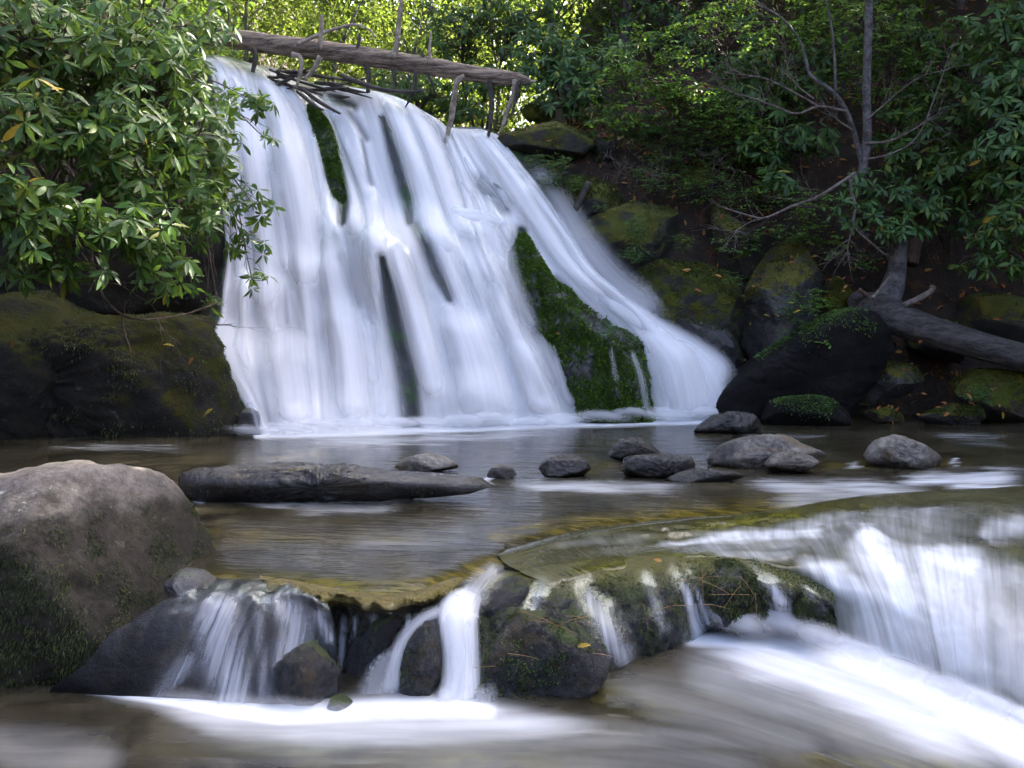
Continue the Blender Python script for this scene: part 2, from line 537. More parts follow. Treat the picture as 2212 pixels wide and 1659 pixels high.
def moss_on(parent, V, F, mat, mask, n, h=(.012, .03), w=(.006, .012), seed=1, name='moss', droop=.3, front_only=True):
    """a coat of short moss shoots grown on the rock's faces where mask(points, normals) allows"""
    r = np.random.default_rng(seed)
    n = int(n * .82)
    a, b, c, d_ = (V[F[:, k]] for k in range(4))
    N = np.cross(c - a, d_ - b)
    ar = np.linalg.norm(N, axis=1) + 1e-12
    N = N / ar[:, None]
    cen = (a + b + c + d_) / 4
    if (N * (cen - V.mean(0)) * ar[:, None]).sum() < 0: N = -N
    ok = np.ones(len(F), bool)
    if front_only:
        view = cen - np.array([0, 0, CZ])
        ok = (N * view).sum(1) < .25 * np.linalg.norm(view, axis=1)
    p = ar * ok
    idx = r.choice(len(F), n * 2, p=p / p.sum())
    s, t = r.random((2, n * 2, 1))
    pt = (a[idx] * (1 - s) + b[idx] * s) * (1 - t) + (d_[idx] * (1 - s) + c[idx] * s) * t
    nm = N[idx]
    m = mask(pt, nm)
    keep = r.random(len(pt)) < m
    pt, nm = pt[keep][:n], nm[keep][:n]
    k = len(pt)
    if k == 0: return None
    dr = nm + r.normal(0, .45, (k, 3)) + np.array([0, 0, -droop])
    dr /= np.linalg.norm(dr, axis=1, keepdims=True)
    sd = np.cross(dr, r.normal(size=(k, 3))); sd /= np.linalg.norm(sd, axis=1, keepdims=True) + 1e-9
    H = r.uniform(*h, (k, 1)); W = r.uniform(*w, (k, 1))
    pt = pt - nm * .002
    mid = pt + dr * H * .55 + nm * H * .1
    tip = pt + dr * H + np.array([0, 0, -droop]) * H * .4
    VV = np.stack([pt - sd * W * .35, pt + sd * W * .35, mid + sd * W * .5, tip, mid - sd * W * .5], 1).reshape(-1, 3)
    base = np.arange(k)[:, None] * 5
    F4 = base + np.array([[0, 1, 2, 4]]); F3 = base + np.array([[4, 2, 3]])
    o = obj(name, VV, [F4, F3], mat, parent, attrs={'rnd': np.repeat(r.random(k), 5)}, smooth=False)
    o['kind'] = 'stuff'
    return o

# ------------------------------------------------------------------ materials
M_wet = rock_mat('wet_dark_rock', (.010, .010, .011), (.05, .05, .055), moss=(.035, .075, .012), moss_amt=.12, moss_up=.3, gloss=.30, bump=.7)
M_cliff = rock_mat('fall_bed_rock', (.010, .012, .011), (.045, .05, .05), moss=(.03, .085, .015), moss_amt=.34, moss_up=.2, gloss=.3, bump=.6)
M_leftcliff = rock_mat('left_cliff_rock', spec=.25, dark=(.003, .003, .0025), light=(.022, .019, .012), moss=(.028, .032, .005), moss_amt=.34, moss_up=.5, gloss=.6, bump=.9, scale=.8, lichen=.12)
M_boulder = rock_mat('grey_boulder_rock', (.060, .054, .047), (.20, .178, .158), moss=(.045, .05, .015), moss_amt=-.10, moss_up=-.55, gloss=.7, bump=.5, lichen=.7, wet_z=(.24, .47), crk=0.0, wet_n=.34, wet_d=.95, wet_c=(.17, .165, .14), wet_g=0.0, spec=.12)
M_river = rock_mat('river_rock', (.025, .023, .022), (.23, .21, .18), warm=(.12, .085, .04), moss_amt=0, gloss=.38, bump=.8, wet_z=(.0, .11), lichen=.15)
M_riverdark = rock_mat('dark_river_rock', (.010, .010, .011), (.07, .066, .064), warm=(.05, .038, .017), gloss=.14, bump=.9, wet_z=(.0, .2), lichen=.1)
M_bankrock = rock_mat('bank_rock', spec=.28, dark=(.005, .005, .005), light=(.038, .035, .032), moss=(.060, .072, .008), moss_amt=.50, moss_up=.55, gloss=.5, bump=1.0, lichen=.2, warm=(.05, .035, .02))
M_blackslab = rock_mat('black_slab_rock', spec=.15, dark=(.003, .003, .003), light=(.014, .013, .012), moss=(.04, .06, .012), moss_amt=-.05, moss_up=.6, gloss=.6, bump=.6)
M_greyslab = rock_mat('grey_slab_rock', (.009, .009, .010), (.055, .053, .055), moss=(.085, .088, .008), moss_amt=.26, moss_up=.6, gloss=.45, bump=.7)
M_mossrock = rock_mat('mossy_rock', (.007, .007, .006), (.035, .034, .027), moss=(.066, .074, .008), moss_amt=.55, moss_up=.5, gloss=.6, bump=.9)
M_yellowmoss = rock_mat('yellow_moss_rock', (.05, .045, .02), (.10, .10, .05), moss=(.12, .12, .012), moss_amt=.7, moss_up=.4, gloss=.7, bump=1.0)
M_ledge = rock_mat('ledge_rock', (.010, .010, .011), (.055, .055, .06), moss=(.045, .07, .012), moss_amt=.16, moss_up=.45, gloss=.08, bump=1.0, scale=1.6, warm=(.06, .04, .012), glint=1.0)
M_goldledge = rock_mat('golden_ledge_rock', (.010, .008, .007), (.05, .038, .022), gloss=.16, bump=1.0, scale=1.6, warm=(.07, .042, .012), rim=(-.12, -.03, (.12, .09, .010)))
M_ledgewall = rock_mat('ledge_wall_rock', (.008, .008, .009), (.045, .045, .05), moss=(.045, .07, .012), moss_amt=.16, moss_up=.45, gloss=.14, bump=1.0, scale=1.6, warm=(.06, .04, .012), glint=.6, rim=(-.15, -.06, (.10, .095, .010)))
M_slab = rock_mat('cascade_slab_rock', (.003, .003, .0035), (.016, .016, .018), warm=(.022, .013, .006), gloss=.34, spec=.22, bump=.5, scale=1.0)
M_cascade = silk_mat('cascade_water', lo=.08, hi=.95, amp=.75, film_gloss=.05, sc=(30, .9), fine=(95, 2.0))
M_soil = rock_mat('soil', (.012, .009, .006), (.045, .030, .018), warm=(.10, .045, .018), moss=(.03, .04, .01), moss_amt=-.05, moss_up=.2, gloss=.85, bump=1.0, scale=2.0)
M_bed = rock_mat('stream_bed', (.02, .018, .012), (.06, .05, .03), gloss=.6, bump=.5)

M_moss_bright = leaf_mat('moss_bright', [(0, (.03, .045, .008)), (.3, (.03, .07, .008)), (.7, (.07, .16, .014)), (1, (.13, .25, .022))], clump=2.2, tw=.25, rough=.6, spec=.2)
M_moss_dark = leaf_mat('moss_dark', [(0, (.012, .018, .004)), (.5, (.03, .042, .008)), (.85, (.06, .075, .012)), (1, (.10, .11, .02))], tw=.2, rough=.5, spec=.4)
M_moss_yellow = leaf_mat('moss_yellow', [(0, (.05, .05, .006)), (.5, (.11, .12, .012)), (1, (.19, .18, .02))], tw=.25, rough=.7, spec=.2)
M_moss_olive = leaf_mat('moss_olive', [(0, (.022, .026, .005)), (.5, (.055, .062, .010)), (1, (.11, .11, .018))], tw=.2, rough=.6, spec=.3)
M_brownleaf = leaf_mat('fallen_leaf', [(0, (.20, .06, .02)), (.4, (.32, .12, .03)), (.7, (.40, .20, .05)), (1, (.28, .17, .10))], rough=.6, tw=.1)
M_moss_green = leaf_mat('moss_green', [(0, (.03, .06, .012)), (.5, (.07, .14, .03)), (1, (.13, .22, .06))], tw=.25, rough=.6, spec=.3)

M_silk = silk_mat('falling_water')
M_ribbon = silk_mat('falling_water_strand', lo=.02, hi=1.15, amp=.40, film_gloss=0.0, sc=(10, .35))
M_film = silk_mat('thin_water_film', lo=.16, hi=.95, amp=.95, white=(.74, .77, .84), sc=(24, 1.0), fine=(75, 2.6), film_gloss=.06)
M_pool = water_mat('pool_water', (.022, .019, .011), (.056, .049, .031), (.13, .10, .015), sc=(5, .9), fine=(18, 2.4), rough=.14, bump=.42, amp=.95)
M_lower = water_mat('lower_pool_water', (.016, .014, .009), (.052, .046, .030), (.09, .08, .014), sc=(3.2, .45), fine=(11, 1.0), rough=.18, bump=.25, amp=.5)
M_rapid = water_mat('rapid_water', (.035, .034, .014), (.085, .082, .042), (.10, .10, .012), sc=(8, .7), fine=(26, 1.2), rough=.16, bump=.4, amp=.85)

# ------------------------------------------------------------------ terrain: one sheet, out to the horizon
def ground_z(x, y):
    up = sstep(11.3, 13.8, y)
    base = -1.1 + (4.75 + 0.0 * x) * up
    # upper stream bed behind the falls
    right = sstep(-.3, 2.6, x)
    hill = .95 * np.clip(y - 13.8, 0, 7) * right * (1 - .75 * sstep(17.5, 23, y))  # ridge faded at the back so sun reaches the far trees
    side = np.clip(x - 6.0, 0, 60) * (1.3 - .9 * sstep(15, 20, y)) * sstep(4, 9, y) + np.clip(x - 7.5, 0, 60) * .5 * (1 - sstep(4, 9, y))  # off-frame slope steepened to block the sun, lowered behind to let it in
    left_edge = -6.4 + 2.6 * sstep(8.5, 11.5, y)
    left = np.clip(left_edge - x, 0, 60) * .75
    back = np.clip(y - 16.5, 0, 200) * .16
    z = base + hill + side + left + back
    return np.minimum(z, 60)

gx = np.concatenate([-np.geomspace(400, 9, 26), np.linspace(-8.6, 8.6, 110), np.geomspace(9, 400, 26)])
gy = np.concatenate([-np.geomspace(400, 3, 20), np.linspace(-2.6, 20, 120), np.geomspace(20.4, 500, 34)])
GX, GY = np.meshgrid(gx, gy)
GZ = ground_z(GX.ravel(), GY.ravel())
gp = np.stack([GX.ravel(), GY.ravel(), GZ], 1)
gp[:, 2] += .22 * fbm(gp * np.array([.9, .9, 0]) , 4, .55, 2) * sstep(-1.0, .3, GZ)
tag(obj('ground', gp, grid_faces(len(gy), len(gx)), M_soil), kind='structure')

# ------------------------------------------------------------------ waterfall: bed rock, veil, strands
fall_cols = [  # flow lines from the lip to the pool: (px, py, distance)
    [(425, 118, 13.4), (452, 160, 13.0), (466, 300, 12.6), (474, 430, 12.2), (484, 560, 11.8), (474, 680, 11.4), (462, 745, 11.1), (515, 855, 10.7), (560, 936, 10.38)],
    [(480, 120, 13.4), (515, 165, 13.0), (545, 300, 12.6), (562, 430, 12.2), (578, 560, 11.8), (588, 690, 11.4), (596, 770, 11.1), (612, 865, 10.7), (622, 938, 10.32)],
    [(550, 138, 13.4), (580, 180, 13.0), (622, 300, 12.6), (648, 430, 12.2), (664, 560, 11.8), (680, 690, 11.4), (688, 770, 11.1), (696, 865, 10.7), (702, 936, 10.39)],
    [(605, 150, 13.5), (640, 200, 13.1), (690, 300, 12.7), (722, 430, 12.3), (742, 560, 11.8), (765, 690, 11.4), (775, 770, 11.1), (782, 865, 10.75), (786, 932, 10.52)],
    [(660, 175, 13.6), (692, 215, 13.2), (740, 320, 12.7), (785, 440, 12.3), (812, 540, 11.7), (838, 690, 11.35), (852, 775, 11.1), (866, 865, 10.85), (874, 926, 10.74)],
    [(745, 185, 13.6), (780, 210, 13.2), (820, 320, 12.7), (856, 440, 12.3), (884, 540, 11.75), (928, 690, 11.4), (952, 775, 11.15), (966, 865, 10.9), (976, 922, 10.9)],
    [(850, 205, 13.6), (880, 232, 13.2), (928, 330, 12.7), (966, 440, 12.3), (1006, 545, 11.9), (1066, 690, 11.5), (1100, 775, 11.3), (1128, 865, 11.1), (1142, 916, 11.1)],
    [(930, 248, 13.6), (955, 275, 13.2), (990, 355, 12.7), (1028, 450, 12.35), (1076, 555, 12.0), (1138, 690, 11.6), (1185, 775, 11.4), (1228, 865, 11.3), (1252, 912, 11.28)],
    [(965, 272, 13.5), (990, 295, 13.1), (1030, 365, 12.7), (1085, 455, 12.4), (1145, 545, 12.1), (1240, 680, 11.8), (1305, 775, 11.6), (1345, 865, 11.5), (1362, 908, 11.45)],
    [(1030, 275, 13.4), (1050, 298, 13.05), (1115, 385, 12.7), (1185, 490, 12.45), (1250, 585, 12.2), (1350, 680, 12.0), (1420, 765, 11.8), (1450, 860, 11.6), (1458, 906, 11.55)],
    [(1075, 288, 13.3), (1095, 312, 13.0), (1165, 400, 12.7), (1235, 500, 12.45), (1300, 595, 12.25), (1440, 695, 12.1), (1545, 775, 11.9), (1588, 850, 11.7), (1575, 905, 11.58)],
]
fall_ledges = [(800, 70, 470, .32), (868, 44, 492, .20), (560, 100, 610, .16), (680, 70, 560, .15), (955, 50, 500, .16), (1040, 44, 470, .24), (1075, 56, 575, .18), (900, 60, 262, .14),
               (740, 56, 690, .14), (620, 80, 770, .14), (490, 50, 725, .24), (1440, 56, 745, .26), (1140, 56, 760, .14), (1000, 80, 690, .14), (520, 70, 300, .10), (620, 50, 330, .10), (1270, 56, 600, .14), (1120, 46, 400, .10), (680, 100, 870, .10), (1010, 70, 840, .10)]
def fall_grid(nu, nv, dd=0.0, cols=fall_cols):
    A = np.array([[P(a, b, c + dd) for a, b, c in col] for col in cols])     # cols x rows x 3
    B = np.stack([catmull(A[i], nv) for i in range(len(A))])                 # cols x nv x 3
    Gd = np.stack([catmull(B[:, j], nu) for j in range(nv)])                 # nv x nu x 3
    Vd = Gd.reshape(-1, 3)
    x, y = proj(Vd)
    for lx, lw_, ly, h_ in fall_ledges:          # rock steps: the water shoots out, then drops
        yy = ly + 12 * np.sin((x - lx) / lw_ * 2.2 + lx)
        Vd[:, 1] -= h_ * np.exp(-((x - lx) / lw_) ** 2) * sstep(-46, 26, y - yy) * (1 - sstep(10, 260, y - yy))
    return Gd

fall_gaps = [
    (1.0, [(640, 190, 12), (672, 225, 15), (704, 280, 17), (728, 360, 19), (742, 440, 20), (738, 478, 14)]),
    (.92, [(826, 255, 10), (852, 340, 18), (878, 430, 19), (884, 478, 12)]),
    (.95, [(826, 560, 12), (842, 640, 22), (862, 740, 28), (882, 830, 33), (890, 915, 30)]),
    (.80, [(918, 530, 17), (942, 590, 18), (972, 650, 10)]),
    (.8, [(896, 487, 14), (915, 530, 14)]),
    (.75, [(1040, 395, 22), (1088, 448, 22)]),
    (.45, [(1000, 430, 14), (1030, 480, 10)]),
    (1.0, [(1128, 500, 16), (1118, 580, 30), (1160, 660, 44), (1235, 740, 60), (1310, 820, 68), (1325, 900, 72)]),
    (.6, [(1200, 600, 14), (1290, 690, 26), (1370, 760, 22)]),
    (.45, [(480, 770, 22), (530, 850, 26), (575, 905, 22)]),
    (.42, [(520, 250, 14), (536, 420, 16), (545, 600, 12)]),
    (.42, [(600, 640, 18), (620, 760, 26), (640, 860, 20)]),
    (.55, [(955, 290, 9), (985, 390, 11), (1008, 470, 12)]),
    (.75, [(500, 130, 26), (560, 152, 22), (600, 170, 16)]),
    (.8, [(630, 165, 14), (700, 205, 15), (760, 230, 16)]),
    (.6, [(742, 225, 14), (790, 300, 10)]),
    (.6, [(780, 300, 6), (800, 400, 8)]),
    (.45, [(1062, 610, 9), (1100, 720, 13), (1165, 850, 18)]),
    (.45, [(960, 740, 10), (985, 830, 14), (1000, 910, 12)]),
    (.42, [(1080, 760, 12), (1120, 860, 18)]),
    (.5, [(735, 560, 10), (770, 660, 12)]),
    (.55, [(900, 245, 10), (945, 275, 12), (965, 300, 10)]),
]
NU, NV = 240, 200
S = fall_grid(NU, NV)
cliff = fall_grid(120, 120, .10)
cf = cliff.reshape(-1, 3).copy()
cf[:, 1] += .10 * fbm(cf * 2.2, 4, .55, 5) + .02
wf = tag(empty('waterfall', (-.5, 11.0, 0)), kind='structure')
# bed rock reaches past the veil on both sides and behind the lip
ext = [[(a - 70, b - 10, c + .35) for a, b, c in fall_cols[0]]] + fall_cols + [[(a + 60, b + 8, c + .3) for a, b, c in fall_cols[-1]]]
cliff = fall_grid(130, 130, .12, ext)
top = cliff[0:1] + np.array([0, 1.2, -.12]); bot = cliff[-1:] + np.array([0, .1, -.7])
cliff = np.concatenate([top, cliff, bot])
cf = cliff.reshape(-1, 3)
cf[:, 1] += .10 * fbm(cf * 1.7, 5, .55, 5)
tag(obj('fall_cliff', cf, grid_faces(cliff.shape[0], cliff.shape[1]), M_cliff), 'dark wet mossy cliff face showing between the white streams of the waterfall', 'cliff', kind='thing')

def sheet_uv(G):
    du = np.linalg.norm(np.diff(G, axis=1), axis=2).mean(0)
    dv = np.linalg.norm(np.diff(G, axis=0), axis=2).mean(1)
    U = np.concatenate([[0], np.cumsum(du)]); W = np.concatenate([[0], np.cumsum(dv)])
    uu, vv = np.meshgrid(U, W)
    return np.stack([uu.ravel(), vv.ravel()], 1)

uvS = sheet_uv(S)
SV = S.reshape(-1, 3)
px, py = proj(SV)
gap = strips(px, py, [(a_ * (.62 if a_ < .59 else 1.0), b_) for a_, b_ in fall_gaps])
foamS = 1.0 - gap
uu = np.tile(np.linspace(0, 1, NU), NV); vv = np.repeat(np.linspace(0, 1, NV), NU)
foamS *= sstep(0, .018, uu) * (1 - sstep(.982, 1, uu)) * sstep(0, .05, vv)
foamS *= 1.04 + .28 * fbm(np.stack([uvS[:, 0] * 1.6, uvS[:, 1] * .7, 0 * uu], 1), 3, .5, 19)
ridge = fbm(np.stack([uvS[:, 0] * 4.0, uvS[:, 1] * .45, 0 * uu], 1), 3, .5, 11)
ridge2 = fbm(np.stack([uvS[:, 0] * 11.0, uvS[:, 1] * .7, 0 * uu], 1), 2, .5, 12)
bulge = .09 * ridge + .02 * ridge2
SV2 = SV.copy()
SV2[:, 1] += -bulge + .09 * gap
S2 = SV2.reshape(NV, NU, 3)
o = obj('veil', SV2, grid_faces(NV, NU), M_silk, wf, attrs={'foam': foamS}, uv=uvS)

def strand(u0, du, v0, v1, off, strength, na=9, nb=50, name='strand'):
    us = np.clip(np.linspace(u0 - du / 2, u0 + du / 2, na), 0, 1)
    vs = np.linspace(v0, v1, nb)
    iu = us * (NU - 1); iv = vs * (NV - 1)
    a = np.minimum(iu.astype(int), NU - 2); b = np.minimum(iv.astype(int), NV - 2)
    fu = (iu - a)[None, :, None]; fv = (iv - b)[:, None, None]
    def smp(G):
        return ((G[b][:, a] * (1 - fu) + G[b][:, a + 1] * fu) * (1 - fv) + (G[b + 1][:, a] * (1 - fu) + G[b + 1][:, a + 1] * fu) * fv)
    g = smp(S2)
    fl = smp(foamS.reshape(NV, NU, 1))[..., 0]
    x = np.linspace(-1, 1, na)
    prof = (1 - x ** 2)
    tt = np.linspace(0, 1, nb)
    env = np.sin(np.pi * np.clip(tt, 0, 1)) ** .5
    g = g + np.array([0, -1, .15]) * (off * prof[None, :, None] * env[:, None, None] + .012)
    fo = prof[None] ** 1.3 * (sstep(0, .22, tt) * (1 - sstep(.8, 1, tt)))[:, None] * strength * np.clip(fl * 1.25 - .2, 0, 1)
    obj(name, g.reshape(-1, 3), grid_faces(nb, na), M_ribbon, wf, attrs={'foam': fo.ravel()}, uv=sheet_uv(g))

r2 = np.random.default_rng(21)
for k in range(38):
    u0 = r2.uniform(.03, .97)
    v0 = r2.uniform(.03, .65); v1 = min(.995, v0 + r2.uniform(.25, .6))
    strand(u0, r2.uniform(.03, .09), v0, v1, r2.uniform(.02, .12), r2.uniform(.5, .9))
# domes of water leaping off the ledges
for u0, du, v0, v1, off, st in [(.42, .10, .42, .80, .22, 1.0), (.47, .08, .44, .9, .20, .95), (.56, .07, .10, .55, .16, .95), (.62, .10, .06, .5, .2, 1.0),
                                (.36, .09, .05, .5, .14, .95), (.88, .10, .06, .62, .22, 1.0), (.93, .09, .2, .8, .2, .95), (.93, .12, .62, .99, .2, 1.0),
                                (.2, .12, .06, .6, .14, .95), (.1, .1, .1, .65, .1, .9), (.28, .12, .4, .98, .14, .95), (.14, .12, .6, .99, .1, .9),
                                (.64, .09, .5, .99, .18, 1.0), (.55, .1, .55, .99, .16, .95), (.71, .06, .4, .97, .14, .9)]:
    strand(u0, du, v0, v1, off, st, 13, 70)

def ribbon(name, pts, mat, parent, strength=.8, na=9, nb=40, bul=.03, fade=(.15, .2), z_is=False, normal=(0, -1, .35), flat=1.6, seed=None):
    """ribbon of water along a path of (px, py, d or z, width_px)"""
    C = []
    for a, b, c, w in pts:
        d = Dz(b, c) if z_is else c
        p = P(a, b, d)
        C.append([*p, w * d / K])
    C = catmull(C, nb)
    T = np.gradient(C[:, :3], axis=0)
    T /= np.linalg.norm(T, axis=1, keepdims=True) + 1e-9
    Nn = np.array(normal, float); Nn /= np.linalg.norm(Nn)
    X = np.cross(T, Nn); X /= np.linalg.norm(X, axis=1, keepdims=True) + 1e-9
    Nl = np.cross(X, T)
    x = np.linspace(-1, 1, na)
    prof = np.clip(1 - x ** 2, 0, 1)
    G = C[:, None, :3] + X[:, None] * (x[None, :, None] * C[:, None, 3:4] / 2) + Nl[:, None] * (prof[None, :, None] * bul)
    t = np.linspace(0, 1, nb)
    env = (sstep(0, fade[0], t) if fade[0] > 0 else np.ones(nb)) * ((1 - sstep(1 - fade[1], 1, t)) if fade[1] > 0 else 1)
    fo = prof[None] ** flat * env[:, None] * strength
    return obj(name, G.reshape(-1, 3), grid_faces(nb, na), mat, parent, attrs={'foam': fo.ravel(), 'gold': 0 * fo.ravel()}, uv=sheet_uv(G))

# thin spray at the right-hand edge and the last run down to the pool
for pts, st in [([(1130, 330, 12.85, 60), (1215, 440, 12.5, 80), (1290, 560, 12.25, 110), (1370, 640, 12.1, 120), (1470, 700, 12.0, 90)], .52),
                ([(1180, 420, 12.6, 60), (1260, 530, 12.3, 90), (1340, 620, 12.1, 120), (1440, 680, 12.0, 100)], .45),
                ([(1215, 520, 12.25, 55), (1280, 615, 12.0, 60), (1370, 680, 11.85, 62), (1470, 738, 11.75, 75), (1545, 790, 11.65, 85), (1585, 850, 11.55, 70)], 1.0),
                ([(1390, 700, 11.8, 60), (1450, 760, 11.65, 90), (1490, 830, 11.5, 110), (1500, 905, 11.4, 120)], .95),
                ([(1440, 730, 11.75, 60), (1510, 790, 11.6, 90), (1545, 850, 11.5, 90), (1550, 908, 11.42, 90)], .95),
                ([(1395, 740, 11.7, 26), (1420, 800, 11.6, 40), (1432, 860, 11.5, 45), (1438, 906, 11.45, 50)], .6),
                ([(1000, 470, 12.1, 40), (1050, 500, 11.9, 60), (1065, 560, 11.8, 70), (1100, 680, 11.5, 70)], .95),
                ([(955, 455, 12.1, 60), (1040, 470, 12.0, 46), (1105, 486, 12.0, 24)], .6)]:
    ribbon('strand', pts, M_ribbon, wf, st)
# soft foam curtain where the falls meet the pool
for k in range(14):
    x0 = 545 + k * 74 + r2.uniform(-15, 15)
    yb = 940 - (x0 - 560) * .035
    pts = [(x0 - 90, yb - r2.uniform(4, 16), Dz(yb, 0) - .10, 20), (x0, yb - r2.uniform(8, 26), Dz(yb, 0) - .12, r2.uniform(30, 52)), (x0 + 95, yb - r2.uniform(2, 12), Dz(yb - 3, 0) - .1, 20)]
    ribbon('spray', pts, M_ribbon, wf, .62, bul=.05, fade=(.4, .4))

# ------------------------------------------------------------------ stream water
def water_sheet(name, G, mat, foam, gold, uv=None, parent=None, label=None):
    V = G.reshape(-1, 3)
    px, py = proj(V)
    wx = 46 * fbm(V * np.array([1.6, 2.4, 1.0]), 3, .5, 71); wy = 16 * fbm(V * np.array([2.2, 5.0, 1.0]), 3, .5, 72)
    f = np.maximum(strips(px, py, [x for x in foam if x[0] >= .99]), strips(px + wx, py + wy, [x for x in foam if x[0] < .99], True)); g = strips(px + wx * .6, py + wy * .6, gold)
    o = obj(name, V, grid_faces(G.shape[0], G.shape[1]), mat, parent, attrs={'foam': f, 'gold': g}, uv=uv if uv is not None else sheet_uv(G))
    return o

# pool: level sheet from behind the falls to the lip of the ledge
lip = catmull([(-420, 1180), (200, 1200), (400, 1236), (450, 1252), (560, 1262), (650, 1268), (740, 1284), (840, 1294), (900, 1286), (950, 1268), (1010, 1243), (1085, 1214), (1100, 1196), (1250, 1152), (1450, 1128), (1640, 1112), (1850, 1078), (2050, 1062), (2330, 1052), (2700, 1040)], 260)
lp = np.array([Q(a, b, 0.0) for a, b in lip])
rows = []
for t in np.concatenate([np.linspace(0, .9, 150), np.linspace(.905, 1, 24)]):
    far = np.stack([lp[:, 0] * 2.1, np.full(len(lp), 12.6), 0 * lp[:, 0]], 1)
    g = far * (1 - t) + lp * t
    rows.append(g)
G = np.array(rows)
V = G.reshape(-1, 3)
amp_ = .010 * sstep(12.6, 6, V[:, 1])
V[:, 2] += amp_ * fbm(np.stack([V[:, 0] * .7, V[:, 1] * 3.0, 0 * V[:, 0]], 1), 3, .5, 8)
# the current swells over the stones and sinks towards the lip
ed = np.repeat(np.concatenate([np.linspace(0, .9, 150), np.linspace(.905, 1, 24)]), len(lp))
V[:, 2] -= .035 * sstep(.955, 1.0, ed)
pool_foam = [
    (1.0, [(555, 940, 8), (700, 937, 9), (850, 931, 10), (1000, 925, 9), (1150, 919, 9), (1250, 916, 9), (1400, 912, 8), (1490, 911, 7), (1600, 909, 7)]),
    (.42, [(580, 956, 18), (800, 952, 18), (1000, 944, 16), (1300, 930, 12)]),
    (.62, [(1900, 1044, 10), (2020, 1034, 16), (2110, 1032, 18), (2260, 1026, 20)]),
    (.66, [(2040, 1052, 10), (2120, 1054, 14), (2240, 1062, 16)]),
    (.50, [(1560, 1042, 12), (1700, 1052, 20), (1850, 1056, 24), (1960, 1066, 20), (2150, 1080, 16)]),
    (.46, [(1070, 1040, 12), (1180, 1050, 18), (1290, 1052, 18), (1400, 1052, 16), (1520, 1064, 16)]),
    (.7, [(372, 1052, 7), (392, 1066, 9), (430, 1082, 7), (470, 1086, 5)]),
    (.34, [(470, 1090, 10), (650, 1088, 9), (850, 1074, 9), (1000, 1062, 8)]),
    (.55, [(1822, 998, 5), (1845, 1005, 7), (1868, 1000, 5)]),
    (.6, [(2050, 990, 6), (2066, 998, 8), (2054, 1012, 6)]),
    (.7, [(1050, 1014, 5), (1062, 1036, 8), (1085, 1032, 6)]),
    (.36, [(1600, 1085, 30), (1900, 1075, 26), (2200, 1085, 26)]),
    (.30, [(40, 970, 8), (200, 966, 7), (330, 968, 9), (470, 974, 8)]),
    (.28, [(2000, 940, 10), (2100, 948, 12), (2200, 952, 10)]),
    (.26, [(1560, 936, 8), (1720, 946, 9), (1800, 938, 8)]),
    (.30, [(600, 1100, 22), (760, 1096, 20), (900, 1100, 16)]),
    (.24, [(700, 1180, 40), (900, 1170, 40), (1050, 1150, 20)]),
]
pool_gold = [
    (1.0, [(440, 1250, 12), (540, 1256, 12), (640, 1260, 14), (760, 1276, 18), (850, 1282, 20), (930, 1264, 20), (1010, 1240, 18), (1090, 1210, 14)]),
    (.9, [(1065, 1160, 10), (1150, 1145, 16), (1300, 1125, 16), (1450, 1110, 18), (1600, 1100, 22), (1720, 1085, 20)]),
    (.5, [(450, 1150, 12), (600, 1160, 14), (900, 1165, 10)]),
    (.5, [(1150, 1015, 6), (1250, 1022, 6), (1330, 1005, 8)]),
    (.6, [(1500, 1000, 8), (1850, 1004, 8), (2090, 1000, 10)]),
    (.4, [(1700, 1060, 16), (2200, 1090, 30)]),
]
fl = np.stack([V[:, 1] + .25 * np.sin(V[:, 0] * .6), V[:, 0]], 1)
pool = water_sheet('stream_pool_water', V.reshape(G.shape), M_pool, pool_foam, pool_gold, uv=fl)
tag(pool, kind='structure')

# rapids: pool level, over the sunken ridge, down the right-hand drop
rap = [
    [(1065, 1186, -.03), (1245, 1142, -.03), (1450, 1117, -.03), (1640, 1100, -.03), (1850, 1066, -.03), (2050, 1050, -.03), (2330, 1038, -.03)],
    [(1075, 1198, -.008), (1250, 1152, -.008), (1450, 1127, -.008), (1640, 1110, -.008), (1850, 1076, -.008), (2050, 1060, -.008), (2330, 1048, -.008)],
    [(1085, 1212, -.02), (1255, 1166, -.015), (1450, 1146, -.03), (1640, 1135, -.035), (1850, 1100, -.02), (2050, 1085, -.02), (2330, 1090, -.02)],
    [(1100, 1222, -.03), (1275, 1185, -.03), (1460, 1168, -.06), (1640, 1160, -.06), (1850, 1135, -.03), (2050, 1130, -.03), (2330, 1150, -.03)],
    [(1130, 1238, -.045), (1300, 1206, -.04), (1480, 1194, -.06), (1660, 1186, -.07), (1860, 1165, -.03), (2050, 1190, -.05), (2330, 1220, -.05)],
    [(1180, 1262, -.07), (1330, 1226, -.055), (1500, 1208, -.07), (1690, 1218, -.085), (1880, 1225, -.07), (2060, 1255, -.08), (2330, 1290, -.08)],
    [(1210, 1290, -.12), (1350, 1252, -.10), (1530, 1225, -.10), (1740, 1265, -.14), (1910, 1290, -.16), (2070, 1330, -.17), (2330, 1380, -.17)],
    [(1240, 1330, -.20), (1380, 1300, -.2), (1560, 1262, -.18), (1790, 1320, -.25), (1930, 1350, -.27), (2080, 1410, -.29), (2330, 1490, -.29)],
    [(1300, 1390, -.34), (1430, 1360, -.34), (1620, 1350, -.36), (1820, 1375, -.40), (1950, 1420, -.41), (2090, 1490, -.42), (2330, 1600, -.42)],
    [(1310, 1430, -.44), (1440, 1390, -.44), (1630, 1378, -.44), (1830, 1400, -.45), (1960, 1450, -.45), (2100, 1520, -.45), (2330, 1630, -.45)],
]
rap = [row + [(2720, row[-1][1] + .9 * (row[-1][1] - row[-2][1]), row[-1][2])] for row in rap]
A = np.array([[Q(a, b, c) for a, b, c in row] for row in rap])
